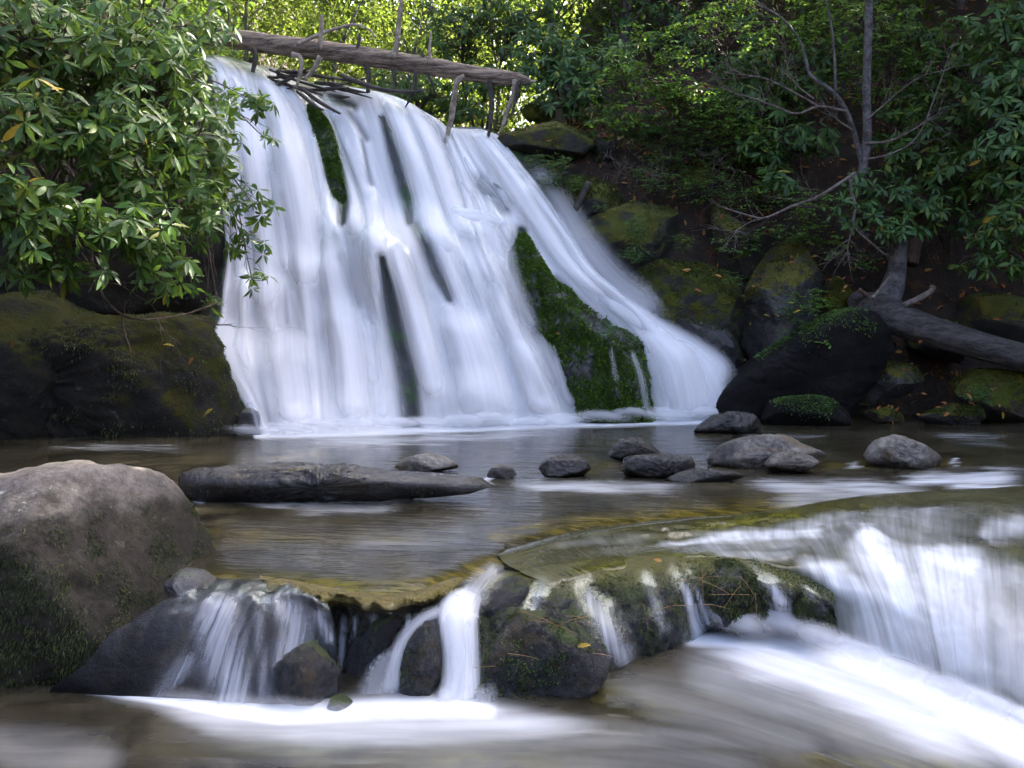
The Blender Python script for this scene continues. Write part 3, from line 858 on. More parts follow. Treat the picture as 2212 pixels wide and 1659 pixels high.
for i, dz_ in zip(range(6, 10), (.05, .15, .3, .4)):           # behind the ledge rocks the water simply drops
    A[i, :4] = A[5, :4] + np.array([0, -.02 * i + .08, -dz_])
B = np.stack([catmull(A[i], 190) for i in range(len(A))])
RG = np.stack([catmull(B[:, j], 130) for j in range(190)], 1)
RV = RG.reshape(-1, 3)
t_ = np.repeat(np.linspace(0, 1, 130), 190)
nz = fbm(np.stack([RV[:, 0] * 2.6, RV[:, 1] * 2.4, RV[:, 2] * 2], 1), 4, .55, 31)
RV[:, 2] += .055 * nz * sstep(.05, .25, t_) * (1 - sstep(.75, .95, t_)) * sstep(.3, 1.2, RV[:, 0])
RV[:, 1] -= .05 * np.abs(fbm(RV * np.array([6, 2, 1.2]), 3, .5, 33)) * sstep(.5, .7, t_)
px, py = proj(RV)
# standing waves
RV[:, 2] += .06 * np.exp(-((px - 1870) / 60) ** 2 - ((py - 1165) / 30) ** 2) + .05 * np.exp(-((px - 2000) / 60) ** 2 - ((py - 1215) / 35) ** 2)
rap_foam = [
    (.60, [(1380, 1182, 10), (1480, 1174, 14), (1600, 1160, 18), (1750, 1145, 20), (1830, 1160, 24)]),
    (.95, [(1840, 1140, 18), (1880, 1160, 30), (1930, 1230, 44), (1965, 1300, 50), (1985, 1400, 56)]),
    (.80, [(1990, 1190, 30), (2060, 1215, 44), (2130, 1240, 40)]),
    (.70, [(1700, 1210, 20), (1800, 1230, 34), (1880, 1290, 44), (1900, 1350, 44)]),
    (.72, [(2040, 1300, 80), (2060, 1400, 90), (2080, 1480, 90)]),
    (.55, [(2160, 1340, 80), (2200, 1440, 100), (2250, 1540, 100)]),
    (1.0, [(1640, 1374, 16), (1800, 1388, 26), (1950, 1440, 36), (2100, 1515, 42), (2330, 1630, 46)]),
    (.45, [(2100, 1150, 40), (2250, 1130, 34)]),
    (.36, [(1500, 1200, 14), (1640, 1195, 18), (1760, 1200, 20)]),
    (.22, [(1150, 1190, 14), (1300, 1165, 20), (1450, 1160, 20)]),
]
rap_gold = [(.9, [(1500, 1140, 12), (1620, 1125, 18), (1720, 1110, 14)]), (.9, [(1240, 1230, 14), (1370, 1215, 16), (1500, 1205, 12), (1580, 1215, 12)]), (.8, [(1600, 1215, 14), (1700, 1250, 16), (1770, 1280, 14)]),
            (.8, [(2160, 1215, 24), (2260, 1215, 34)]), (.7, [(1260, 1280, 30), (1350, 1330, 26), (1480, 1270, 20)]), (.5, [(1700, 1080, 30), (1900, 1110, 20)])]
# thin out over the left-hand ledge rocks: keep the sheet only where the rapids run
o = water_sheet('rapids_water', RV.reshape(RG.shape), M_rapid, rap_foam, rap_gold)
px, py = proj(RV)
wv = 50 * fbm(RV * 2.2, 3, .5, 73)
base_f = sstep(1760, 1880, px + wv) * sstep(.34, .52, t_) * (.64 - .22 * sstep(1990, 2220, px + wv))
top_f = .34 * sstep(1400, 1560, px + wv) * sstep(.16, .27, t_ + .0006 * wv) * (1 - .5 * sstep(2010, 2120, px)) * (1 - .6 * sstep(.42, .55, t_) * (1 - sstep(1700, 1850, px)))
fa = np.empty(len(RV)); o.data.attributes['foam'].data.foreach_get('value', fa)
o.data.attributes['foam'].data.foreach_set('value', np.clip(np.maximum.reduce([fa, base_f, top_f]) + .12 * fbm(RV * np.array([5, 3, 3]), 3, .5, 74) * np.minimum(1, 3 * (base_f + top_f)), 0, 1))
tag(o, kind='structure')

# lower pool
LZ = -.42
xs = np.linspace(-4.5, 5, 200); ys = np.concatenate([np.linspace(6.2, 3.4, 170), np.linspace(3.3, -6, 20)])
LX, LY = np.meshgrid(xs, ys)
LV = np.stack([LX.ravel(), LY.ravel(), np.full(LX.size, LZ)], 1)
gxx = np.cumsum(1.15 * sstep(.1, 1.5, xs)) * (xs[1] - xs[0])
flow_u = LV[:, 1] + np.interp(LV[:, 0], xs, gxx)
LV[:, 2] += .03 * fbm(np.stack([flow_u * 3.0, LV[:, 0] * .8, 0 * flow_u], 1), 4, .5, 41)
low_foam = [
    (1.0, [(185, 1488, 9), (330, 1506, 16), (480, 1532, 24), (600, 1546, 28), (720, 1540, 30), (860, 1532, 34), (1000, 1532, 32), (1060, 1540, 22)]),
    (.55, [(120, 1495, 10), (330, 1516, 26), (480, 1548, 44), (650, 1565, 60), (850, 1565, 70), (1050, 1560, 56), (1250, 1575, 30), (1400, 1580, 20)]),
    (.26, [(200, 1520, 30), (450, 1580, 60), (700, 1610, 80), (950, 1615, 80), (1250, 1600, 60), (1550, 1592, 50), (1800, 1610, 50), (2000, 1640, 40)]),
    (1.0, [(1490, 1382, 14), (1600, 1386, 24), (1750, 1402, 34), (1900, 1452, 44), (2050, 1530, 54), (2230, 1612, 62)]),
    (.74, [(1440, 1395, 20), (1600, 1410, 60), (1750, 1440, 80), (1900, 1500, 90), (2050, 1570, 100), (2300, 1680, 120)]),
    (.36, [(1380, 1420, 40), (1560, 1460, 100), (1760, 1510, 120), (1950, 1580, 120), (2200, 1680, 130)]),
    (.28, [(1250, 1460, 40), (1450, 1520, 80), (1650, 1580, 80), (1900, 1640, 60)]),
    (.26, [(-100, 1600, 60), (100, 1630, 80), (350, 1640, 50)]),
    (.26, [(600, 1660, 50), (1100, 1650, 60), (1500, 1645, 60), (1800, 1660, 50)]),
]
low_gold = [(.5, [(950, 1640, 20), (1200, 1650, 20)]), (.8, [(1750, 1640, 14), (1950, 1645, 16), (2100, 1659, 16)]), (.4, [(1300, 1500, 30), (1450, 1540, 26)])]
o = water_sheet('lower_pool_water', LV.reshape(len(ys), len(xs), 3), M_lower, low_foam, low_gold, uv=np.stack([flow_u, LV[:, 0] * 1.2], 1))
tag(o, kind='structure')

# ------------------------------------------------------------------ foreground ledge: rocks and little cascades
bo, bV, bF = rock('boulder', [(-330, 1130), (-200, 1075), (-60, 1046), (40, 1028), (120, 1020), (200, 1022), (262, 1032), (318, 1052), (350, 1078), (372, 1116), (402, 1170), (434, 1228), (452, 1256), (444, 1288), (395, 1330), (320, 1395), (250, 1450), (150, 1490), (40, 1515), (-100, 1530), (-330, 1520)], 5.25, M_boulder,
     'big rounded grey boulder, pale on top and mossy below, beside the little cascade', 'boulder', front=.62, back=.7, box=.64, amp=.07, seed=3, res=(140, 60), freq=1.2, center=(60, 1280), cuts=7, fine=.05)
def boulder_moss(p, n):
    x, y = proj(p)
    m = sstep(.40, .05, p[:, 2] - .06 + .16 * fbm(p * 3, 3, .5, 2)) * sstep(-.1, .4, fbm(p * 5, 4, .6, 9) + .22 - n[:, 2] * .3)
    return np.clip(m, 0, 1)
moss_on(bo, bV, bF, M_moss_dark, boulder_moss, 66000, (.010, .028), (.002, .0045), 5, droop=.9)

# golden ledge under the pool's lip
def loft(rows, nu, nv, z_is=True):
    A = [catmull([(Q if z_is else P)(*p) for p in row], nu) for row in rows]
    A = np.array(A)
    return np.stack([catmull(A[:, j], nv) for j in range(nu)], 1)
L0 = [(560, 1252), (620, 1262), (680, 1276), (740, 1286), (840, 1296), (900, 1288), (950, 1270), (1015, 1245), (1095, 1216)]
LF = [(0, -30, -.06), (0, -8, -.014), (0, 6, -.022), (0, 26, -.06), (4, 70, -.15), (6, 140, -.28), (0, 215, -.42), (0, 245, -.60)]
G = loft([[(a + da, b + db, c - .14 * float(sstep(985, 1095, a))) for a, b in L0] for da, db, c in LF], 220, 110)
V = G.reshape(-1, 3)
tl = np.repeat(np.linspace(0, 1, 110), 220)
V[:, 1] += (.26 * sstep(.38, .60, tl) + (.20 * np.abs(fbm(V * np.array([5, 2, 2.0]), 4, .55, 13)) - .04) * sstep(.22, .36, tl) + .05 * fbm(V * np.array([9, 7, 9]), 4, .6, 16) * sstep(.10, .24, tl))
V[:, 2] += .030 * fbm(V * np.array([6, 6, 3]), 4, .6, 14) * sstep(.12, .24, tl)
tag(obj('rock_ledge', V, grid_faces(110, 220), M_goldledge), 'golden brown rock ledge at the lip of the pool, dark underneath', 'rock ledge')
LFM = V.reshape(110, 220, 3) + np.array([0, -.02, .008])

# sloping slab under the left cascade
SL = [[(400, 1235, -.06), (470, 1235, -.05), (570, 1238, -.05), (640, 1255, -.06), (690, 1290, -.09)],
      [(395, 1268, -.02), (470, 1264, -.02), (570, 1264, -.02), (650, 1280, -.03), (712, 1318, -.07)],
      [(270, 1345, -.13), (440, 1320, -.08), (560, 1310, -.07), (660, 1320, -.09), (724, 1360, -.15)],
      [(185, 1430, -.28), (390, 1410, -.24), (530, 1400, -.22), (650, 1400, -.23), (728, 1430, -.28)],
      [(100, 1500, -.44), (340, 1520, -.46), (500, 1535, -.46), (620, 1535, -.45), (730, 1520, -.45)],
      [(90, 1530, -.6), (340, 1550, -.6), (500, 1560, -.6), (620, 1560, -.6), (730, 1540, -.6)]]
G = loft(SL, 110, 80)
V = G.reshape(-1, 3)
V[:, 2] += .045 * fbm(V * np.array([6, 3.5, 1]), 4, .55, 15)
tag(obj('sloping_slab', V, grid_faces(80, 110), M_slab), 'dark sloping rock slab under the left foreground cascade', 'rock')
casc = tag(empty('foreground_cascade_water', (-1.0, 4.8, LZ)), kind='structure')
G2 = G.copy(); G2[..., 2] += .012; G2[..., 1] -= .02
V2 = G2.reshape(-1, 3)
px, py = proj(V2)
f = .50 * strips(px, py, [(.42, [(560, 1290, 110), (540, 1400, 110), (520, 1500, 110)]), (1.0, [(480, 1275, 60), (470, 1340, 70), (480, 1420, 70), (500, 1500, 60)]), (.95, [(600, 1290, 50), (640, 1350, 50), (620, 1430, 50)]), (.8, [(410, 1430, 36), (340, 1500, 26)]), (.7, [(560, 1330, 20), (570, 1500, 24)]), (.9, [(690, 1330, 22), (712, 1380, 16)]), (.6, [(690, 1470, 30)])])
f = f * sstep(0, .05, np.tile(np.linspace(0, 1, 110), 80)) * (.15 + .85 * sstep(1256, 1312, py)) + .03
obj('film', V2, grid_faces(80, 110), M_film, casc, attrs={'foam': f}, uv=sheet_uv(G2))

rock('rock', [(575, 1500), (590, 1450), (630, 1402), (680, 1385), (710, 1398), (728, 1430), (734, 1480), (720, 1530), (650, 1550), (580, 1545)], 4.62, M_ledge, 'smooth dark rock glazed with water at the foot of the left cascade', front=.14, back=.16, seed=5, amp=.12, fine=.10, cuts=12)
rock('rock', [(705, 1530), (716, 1508), (740, 1502), (762, 1518), (768, 1540), (735, 1552), (708, 1545)], 4.50, M_ledge, 'fist-sized black wet stone in the foam below the cascade', front=.06, back=.06, seed=6, amp=.12)
rock('rock', [(735, 1440), (760, 1390), (815, 1335), (860, 1312), (880, 1330), (850, 1370), (800, 1440), (760, 1490), (738, 1490)], 4.88, M_ledge, 'black slanting wet rock in the dark gap beneath the ledge', front=.10, back=.16, seed=7, amp=.16, facet=.12)
um = rock('rock', [(850, 1500), (855, 1440), (880, 1390), (915, 1348), (945, 1340), (962, 1360), (960, 1430), (945, 1500), (920, 1530), (870, 1530)], 4.72, M_ledge, 'upright black mossy rock between the two arms of the small waterfall', front=.12, back=.14, seed=8, amp=.14, facet=.1, fine=.12)
moss_on(*um, M_moss_dark, lambda p, n: sstep(-.1, .3, fbm(p * 9, 4, .6, 3)) * sstep(-.15, -.25, p[:, 2]), 3000, (.006, .016), (.0025, .005), 41, droop=.4)
LW = [[(1000, 1240, -.10), (1060, 1232, -.08), (1130, 1222, -.08), (1200, 1215, -.08), (1300, 1200, -.08), (1400, 1190, -.08), (1500, 1186, -.09), (1600, 1190, -.10), (1700, 1225, -.12), (1800, 1280, -.17)],
      [(1010, 1270, -.09), (1060, 1258, -.06), (1130, 1242, -.055), (1200, 1240, -.06), (1300, 1222, -.05), (1400, 1212, -.05), (1500, 1206, -.06), (1600, 1215, -.065), (1700, 1250, -.10), (1800, 1305, -.16)],
      [(1020, 1345, -.22), (1055, 1330, -.18), (1110, 1315, -.14), (1180, 1300, -.13), (1300, 1284, -.145), (1400, 1282, -.15), (1500, 1262, -.14), (1600, 1268, -.15), (1700, 1292, -.18), (1805, 1335, -.25)],
      [(1025, 1450, -.35), (1060, 1440, -.32), (1110, 1420, -.30), (1180, 1400, -.29), (1320, 1385, -.31), (1430, 1360, -.31), (1500, 1335, -.31), (1600, 1325, -.31), (1700, 1338, -.33), (1810, 1362, -.37)],
      [(1025, 1530, -.48), (1060, 1535, -.48), (1110, 1530, -.48), (1200, 1500, -.48), (1330, 1450, -.48), (1470, 1402, -.48), (1520, 1375, -.48), (1600, 1366, -.48), (1700, 1372, -.48), (1815, 1390, -.48)],
      [(1025, 1550, -.7), (1060, 1550, -.7), (1110, 1550, -.7), (1200, 1515, -.7), (1330, 1470, -.7), (1470, 1420, -.7), (1520, 1390, -.7), (1600, 1380, -.7), (1700, 1385, -.7), (1815, 1400, -.7)]]
WG = loft(LW, 240, 110)
WV = WG.reshape(-1, 3)
tv = np.repeat(np.linspace(0, 1, 110), 240)
WV[:, 1] += (.16 * np.abs(fbm(WV * np.array([4.2, 2, 2.2]), 4, .55, 61)) - .05 + .05 * fbm(WV * np.array([13, 9, 7]), 4, .6, 62)) * sstep(.12, .3, tv)
WV[:, 2] += .018 * fbm(WV * 6, 3, .5, 63) * sstep(.1, .25, tv)
lw = tag(obj('rock_ledge', WV, grid_faces(110, 240), M_ledgewall), 'wet mossy rock ledge stepping down to the lower pool right of the small waterfall', 'rock ledge')
fx, fy = proj(LFM.reshape(-1, 3))
ff = strips(fx, fy, [(.6, [(742, 1290, 12), (742, 1350, 10), (738, 1420, 10), (736, 1510, 12)]), (.5, [(700, 1285, 14), (705, 1330, 12), (715, 1400, 10)]), (.6, [(800, 1300, 20), (815, 1330, 18), (800, 1400, 14), (790, 1480, 16)]), (.55, [(850, 1300, 12), (838, 1340, 9), (820, 1420, 9)]),
    (.65, [(886, 1290, 12), (884, 1330, 8), (876, 1380, 7)]), (.5, [(930, 1278, 10), (925, 1320, 8)]), (.5, [(640, 1270, 16), (660, 1300, 12)]), (.45, [(770, 1300, 10), (765, 1380, 9)])])
ff *= sstep(1300, 1345, fy)
obj('film', LFM.reshape(-1, 3), grid_faces(110, 220), M_film, casc, attrs={'foam': ff + .02}, uv=sheet_uv(LFM))
mr, mV, mF = rock('rock', [(1044, 1440), (1060, 1400), (1095, 1360), (1140, 1335), (1200, 1330), (1255, 1350), (1298, 1395), (1312, 1440), (1290, 1480), (1220, 1505), (1120, 1535), (1060, 1530), (1046, 1490)], 4.74, M_ledge, 'black mossy rock with pine needles beside the small waterfall', front=.2, back=.3, box=.6, seed=10, amp=.12, res=(120, 50), facet=.06)
def patchy(s, base=.1, sc=6.0, px0=None):
    return lambda p, n: sstep(-.05, .35, fbm(p * sc, 4, .6, s) + base + .25 * n[:, 2])
moss_on(mr, mV, mF, M_moss_dark, patchy(4, -.18, 6), 7000, (.008, .018), (.003, .006), 8, droop=.3)
def green_patch(p, n):
    x, y = proj(p)
    return strips(x, y, [(1, [(1120, 1440, 26), (1180, 1460, 24), (1215, 1420, 16)]), (.8, [(1120, 1395, 20)])])
moss_on(mr, mV, mF, M_moss_green, green_patch, 5000, (.008, .022), (.003, .006), 9, droop=.2)
moss_on(lw, WV, grid_faces(110, 240), M_moss_dark, lambda p, n: patchy(15, .06, 4)(p, n) * sstep(-.47, -.40, p[:, 2]) * sstep(-.05, -.09, p[:, 2]), 26000, (.010, .028), (.003, .007), 31, droop=.9)
moss_on(lw, WV, grid_faces(110, 240), M_moss_yellow, lambda p, n: sstep(-.22, -.10, p[:, 2]) * sstep(-.05, -.08, p[:, 2]) * sstep(-.1, .3, fbm(p * 7, 3, .6, 22)), 6000, (.010, .03), (.003, .006), 33, droop=1.2, name='algae')
WF = WG.copy()
for _ in range(14):
    WF[1:-1, 1:-1] = (WF[:-2, 1:-1] + WF[2:, 1:-1] + WF[1:-1, :-2] + WF[1:-1, 2:] + WF[1:-1, 1:-1]) / 5
WF = WF + np.array([0, -.03, .016])
fx, fy = proj(WF.reshape(-1, 3))
ff = strips(fx, fy, [(.50, [(1262, 1262, 18), (1290, 1320, 26), (1320, 1380, 30), (1370, 1455, 34)]), (.72, [(1448, 1218, 12), (1478, 1265, 12), (1500, 1320, 15), (1514, 1395, 24)]), (.55, [(1484, 1225, 8), (1507, 1280, 8), (1527, 1345, 10)]),
    (.8, [(1622, 1215, 14), (1665, 1262, 16), (1690, 1300, 19), (1704, 1375, 28)]), (.4, [(1395, 1240, 12), (1415, 1300, 12), (1432, 1360, 12)]), (.45, [(1745, 1280, 14), (1772, 1340, 14)]), (.4, [(1170, 1262, 16), (1150, 1320, 14)])])
ff *= .12 + .88 * sstep(1222, 1310, fy + .0 * fx)
obj('film', WF.reshape(-1, 3), grid_faces(110, 240), M_film, casc, attrs={'foam': ff + .02}, uv=sheet_uv(WF))
mr3, mV3, mF3 = rock('rock', [(1528, 1290), (1545, 1238), (1590, 1222), (1640, 1250), (1666, 1290), (1672, 1345), (1600, 1368), (1538, 1355)], 5.38, M_ledge, 'dark mossy rock face with hanging brown grass right of the ledge', front=.08, back=.3, box=.55, seed=13, amp=.12, facet=.08)
moss_on(mr3, mV3, mF3, M_moss_dark, patchy(6, .1, 6), 8000, (.01, .03), (.003, .007), 11, droop=1.0)
mr4, mV4, mF4 = rock('rock', [(1722, 1320), (1735, 1290), (1760, 1285), (1788, 1310), (1796, 1345), (1760, 1365), (1725, 1360)], 5.25, M_ledge, 'wet rock half under the rapids at the end of the ledge', front=.08, back=.25, box=.55, seed=14, amp=.12)
moss_on(mr4, mV4, mF4, M_moss_dark, patchy(7, .0, 6), 3500, (.01, .024), (.003, .007), 12, droop=1.0)
rock('rock', [(1000, 1330), (1040, 1300), (1070, 1265), (1110, 1250), (1150, 1262), (1120, 1310), (1070, 1360), (1020, 1400), (1000, 1380)], 5.12, M_ledge, 'dark rock split by water at the top of the small waterfall', front=.14, back=.2, seed=15, amp=.12)

# cascade ribbons
def casc_rib(pts, st=.9, bul=.02, mat=None, fade=(.15, .15), flat=1.3, nb=36, na=13):
    ribbon('strand', pts, mat or M_ribbon, casc, st, na=na, nb=nb, bul=bul, fade=fade, flat=flat)
casc_rib([(1035, 1262, 5.05, 40), (1010, 1290, 4.95, 60), (985, 1318, 4.86, 110), (985, 1345, 4.78, 98), (993, 1400, 4.70, 92), (995, 1470, 4.63, 95), (985, 1540, 4.56, 120)], .55, .03, fade=(.25, .06), flat=1.8)
casc_rib([(1040, 1256, 5.05, 44), (1018, 1286, 4.95, 64), (996, 1316, 4.85, 100), (990, 1345, 4.77, 98), (995, 1400, 4.69, 90), (996, 1470, 4.63, 96), (988, 1552, 4.54, 124)], .92, .014, M_cascade, fade=(.25, .06), flat=.7, nb=60, na=23)
casc_rib([(1016, 1330, 4.81, 30), (1010, 1360, 4.73, 42), (1012, 1420, 4.66, 44), (1008, 1545, 4.53, 60)], .4, .012, M_cascade, fade=(.35, .1), flat=1.2, na=15)
for k in range(6):
    x0 = 950 + k * 22 + r2.uniform(-8, 8)
    casc_rib([(x0, 1470 + r2.uniform(-15, 15), 4.60, 30), (x0 + r2.uniform(-14, 14), 1510, 4.56, 60), (x0 + r2.uniform(-25, 25), 1560, 4.50, 90)], .4, .03, fade=(.4, .3), flat=1.8)
casc_rib([(1000, 1320, 4.86, 40), (945, 1322, 4.84, 42), (900, 1345, 4.80, 44), (868, 1385, 4.76, 44), (848, 1440, 4.70, 46), (835, 1520, 4.62, 80)], .6, .02, fade=(.2, .08), flat=1.7)
casc_rib([(975, 1322, 4.85, 30), (925, 1334, 4.81, 36), (885, 1368, 4.77, 34), (862, 1420, 4.72, 36), (850, 1520, 4.62, 44)], .55, .02, fade=(.2, .1), flat=1.8)
casc_rib([(900, 1350, 4.82, 30), (862, 1400, 4.76, 40), (820, 1450, 4.70, 70), (800, 1525, 4.60, 120)], .45, .02, fade=(.3, .1))
casc_rib([(1082, 1214, 5.36, 50), (1062, 1234, 5.18, 66), (1036, 1262, 5.03, 70), (1012, 1292, 4.94, 76), (995, 1322, 4.85, 96)], .42, .02, M_cascade, fade=(.3, .3), flat=1.2, na=17)
casc_rib([(1100, 1216, 5.36, 60), (1075, 1246, 5.12, 60), (1045, 1290, 4.96, 50), (1030, 1325, 4.86, 40)], .25, .02, M_cascade, fade=(.3, .2), flat=1.0, na=15)
for k in range(40):   # overlapping soft strands down the right-hand rapids
    x0 = r2.uniform(1800, 2260); w0 = r2.uniform(50, 120)
    tt = (x0 - 1800) / 460
    y0 = 1150 + 150 * tt + r2.uniform(-20, 30); y1 = 1385 + 190 * tt
    d0 = Dz(y0, -.05) - .02; d1 = Dz(y1, -.43) - .03
    sl = 60 * (1 - tt) + 20
    casc_rib([(x0, y0, d0, w0 * .7), (x0 + sl * .55, y0 * .72 + y1 * .28, d0 * .66 + d1 * .34, w0), (x0 + sl * .9, y0 * .4 + y1 * .6, d0 * .3 + d1 * .7, w0), (x0 + sl, y1, d1, w0 * 1.1)], r2.uniform(.22, .48) * (1.1 - .5 * tt), .05, fade=(.4, .15), flat=1.8, nb=30, na=11)
for k in range(16):   # spray where the cascades meet the lower pool
    if k < 8:
        x0 = 420 + k * 85 + r2.uniform(-20, 20); yb = 1512 + min(k, 4) * 7
        casc_rib([(x0 - 120, yb + 8, Dz(yb + 30, LZ), 30), (x0, yb, Dz(yb + 30, LZ), 70), (x0 + 120, yb + 10, Dz(yb + 30, LZ), 30)], .42, .05, fade=(.45, .45), flat=2.0)
    else:
        x0 = 1600 + (k - 8) * 90; yb = 1372 + max(0, k - 9) * 36
        casc_rib([(x0 - 120, yb - 66, Dz(yb - 2, LZ), 50), (x0, yb - 26, Dz(yb + 14, LZ), 90), (x0 + 130, yb + 30, Dz(yb + 60, LZ), 60)], .7, .06, fade=(.45, .45), flat=2.0)

# ------------------------------------------------------------------ stones standing in the pool
def stone(poly, zb, label, mat, **kw):
    yb = max(p[1] for p in poly)
    d = Dz(yb, 0.0)
    poly = list(poly)
    kw.setdefault('cuts', 11); kw.setdefault('fine', .10); kw.setdefault('facet', .08)
    return rock('stone', poly, d + kw.pop('dd', .10), mat, label, 'stone', **kw)
lr, lV, lF = stone([(393, 1050), (393, 1022), (405, 1006), (450, 1003), (560, 1008), (680, 1012), (780, 1018), (860, 1025), (940, 1030), (985, 1020), (1050, 1018), (1076, 1034), (1074, 1058), (1000, 1066), (900, 1070), (780, 1080), (620, 1084), (480, 1086), (410, 1082)], 0, 'long low log-shaped rock lying across the pool', M_riverdark, amp=.09, front=.2, back=.22, box=.6, seed=21, fine=.20, cuts=12, cutr=(.68, .90), res=(130, 30), center=(700, 1048), freq=2.5)
moss_on(lr, lV, lF, M_moss_dark, lambda p, n: sstep(.1, .4, fbm(p * 5, 4, .6, 3)) * sstep(.2, -.3, n[:, 2]), 3500, (.008, .02), (.004, .007), 13, droop=.8)
stone([(846, 1012), (870, 992), (910, 980), (950, 984), (985, 1000), (994, 1014), (920, 1022), (850, 1020)], 0, 'low brown domed stone behind the long rock', M_river, amp=.07, seed=22)
stone([(1050, 1030), (1060, 1010), (1085, 1002), (1108, 1010), (1116, 1026), (1090, 1036), (1060, 1036)], 0, 'small mossy brown stone at the end of the long rock', M_river, amp=.1, seed=23)
stone([(1160, 1022), (1170, 1000), (1195, 985), (1240, 982), (1265, 995), (1276, 1016), (1255, 1030), (1190, 1032)], 0, 'dark wet stone with two humps alone in mid stream', M_riverdark, amp=.14, seed=24)
stone([(1313, 985), (1325, 965), (1345, 947), (1375, 946), (1410, 962), (1432, 980), (1420, 994), (1350, 998)], 0, 'blunt dark stone behind the angular wet stone', M_riverdark, amp=.12, seed=25, facet=.12)
stone([(1346, 1018), (1350, 990), (1375, 982), (1430, 978), (1480, 974), (1497, 992), (1503, 1012), (1470, 1030), (1400, 1036), (1352, 1032)], 0, 'angular black wet stone streaked with blue sky reflections', M_riverdark, amp=.12, seed=26, facet=.2)
stone([(1428, 1032), (1450, 1020), (1500, 1014), (1570, 1013), (1610, 1026), (1616, 1036), (1540, 1044), (1450, 1042)], 0, 'thin flat dark slab of stone barely above the water', M_riverdark, amp=.08, seed=27)
stone([(1520, 1000), (1540, 978), (1575, 955), (1620, 947), (1660, 941), (1700, 943), (1735, 960), (1780, 978), (1812, 993), (1820, 1004), (1740, 1010), (1620, 1012), (1530, 1010)], 0, 'long humped grey stone, largest of the stones in the pool', M_river, amp=.09, seed=28, res=(100, 30), freq=1.8, facet=.06)
stone([(1650, 1004), (1670, 985), (1710, 976), (1750, 984), (1775, 1002), (1740, 1018), (1660, 1018)], 0, 'small rounded pale stone tucked before the long humped stone', M_river, amp=.06, seed=29, dd=-.05)
stone([(1868, 998), (1878, 970), (1905, 945), (1932, 936), (1955, 946), (1990, 958), (2025, 978), (2052, 998), (2000, 1012), (1900, 1012)], 0, 'pale peaked stone standing apart on the right of the pool', M_river, amp=.10, seed=30, facet=.08)
stone([(1490, 932), (1520, 912), (1550, 894), (1590, 889), (1625, 893), (1643, 910), (1646, 930), (1600, 940), (1510, 940)], 0, 'flat-topped mossy stone at the foot of the black slab', M_riverdark, amp=.14, seed=31, facet=.2, dd=.2)
stone([(362, 1078), (366, 1062), (380, 1058), (392, 1070), (388, 1084), (370, 1086)], 0, 'small dark stone between the boulder and the long rock', M_riverdark, amp=.1, seed=32)
stone([(385, 1120), (400, 1125), (412, 1150), (416, 1170), (400, 1176), (386, 1150)], 0, 'small mossy knob of rock behind the big boulder', M_mossrock, amp=.1, seed=33)

# ------------------------------------------------------------------ mossy rocks within the falls
wr, wV, wF = rock('mossy_rock', [(1128, 489), (1148, 505), (1152, 545), (1180, 590), (1215, 618), (1250, 650), (1300, 684), (1352, 712), (1385, 740), (1390, 790), (1402, 850), (1412, 915), (1330, 925), (1245, 915), (1238, 860), (1205, 810), (1180, 750), (1145, 700), (1112, 640), (1085, 560), (1075, 530), (1100, 505)], 12.0, rock_mat('falls_wedge_rock', (.012, .014, .013), (.06, .065, .06), moss=(.03, .08, .012), moss_amt=.20, moss_up=.3, gloss=.3, bump=.8),
     'bright green moss-covered wedge of rock dividing the waterfall', 'rock', front=.75, back=.6, seed=41, amp=.20, facet=.16, fine=.10, res=(150, 50), lean=.34, center=(1230, 760), box=.8, cuts=0)
def wedge_moss(p, n):
    x, y = proj(p)
    m = strips(x, y, [(1, [(1132, 505, 20), (1145, 570, 34), (1190, 660, 46), (1225, 700, 44)]), (1, [(1200, 730, 40), (1260, 730, 40), (1330, 790, 50)]), (1, [(1300, 850, 70), (1350, 890, 50)]), (.7, [(1110, 560, 30), (1130, 640, 26)]), (.6, [(1200, 790, 20), (1220, 830, 20)])])
    return m * sstep(-.30, .10, fbm(p * 3.2, 4, .6, 5) + .16) * (1 - strips(x, y, [(1, [(1225, 800, 18), (1265, 800, 20), (1275, 770, 10)]), (.9, [(1290, 700, 20), (1340, 730, 20)])]))
moss_on(wr, wV, wF, M_moss_bright, wedge_moss, 60000, (.018, .05), (.010, .02), 14, droop=.3)
for pts, st in [([(1100, 520, 11.85, 30), (1108, 590, 11.65, 50), (1130, 660, 11.4, 56), (1165, 740, 11.2, 44)], .5), ([(1160, 600, 11.75, 24), (1210, 650, 11.6, 30), (1270, 700, 11.45, 40), (1330, 745, 11.4, 30)], .22),
                ([(1190, 740, 11.1, 22), (1205, 790, 11.05, 20), (1215, 850, 11.05, 20)], .34), ([(1318, 745, 11.0, 16), (1325, 790, 10.95, 20), (1332, 830, 10.95, 26)], .36),
                ([(1360, 750, 11.25, 20), (1385, 820, 11.15, 26), (1400, 905, 11.2, 30)], .45)]:
    ribbon('strand', pts, M_ribbon, wf, st)
rock('rock', [(356, 1262), (385, 1236), (425, 1240), (462, 1268), (452, 1305), (410, 1335), (368, 1320)], 5.02, M_wet, 'dark wet rock wedged between the big boulder and the left cascade', front=.14, back=.2, seed=16, amp=.12)
sr, sV, sF = rock('mossy_rock', [(640, 205), (672, 222), (700, 258), (722, 310), (738, 370), (752, 425), (748, 470), (735, 486), (722, 470), (715, 420), (702, 350), (690, 300), (668, 255), (645, 225)], 12.65, M_cliff, 'narrow strip of green moss on rock between two upper streams of the falls', 'rock', front=.16, back=.3, seed=42, amp=.12, res=(110, 40), lean=.42, center=(712, 360), cuts=0)
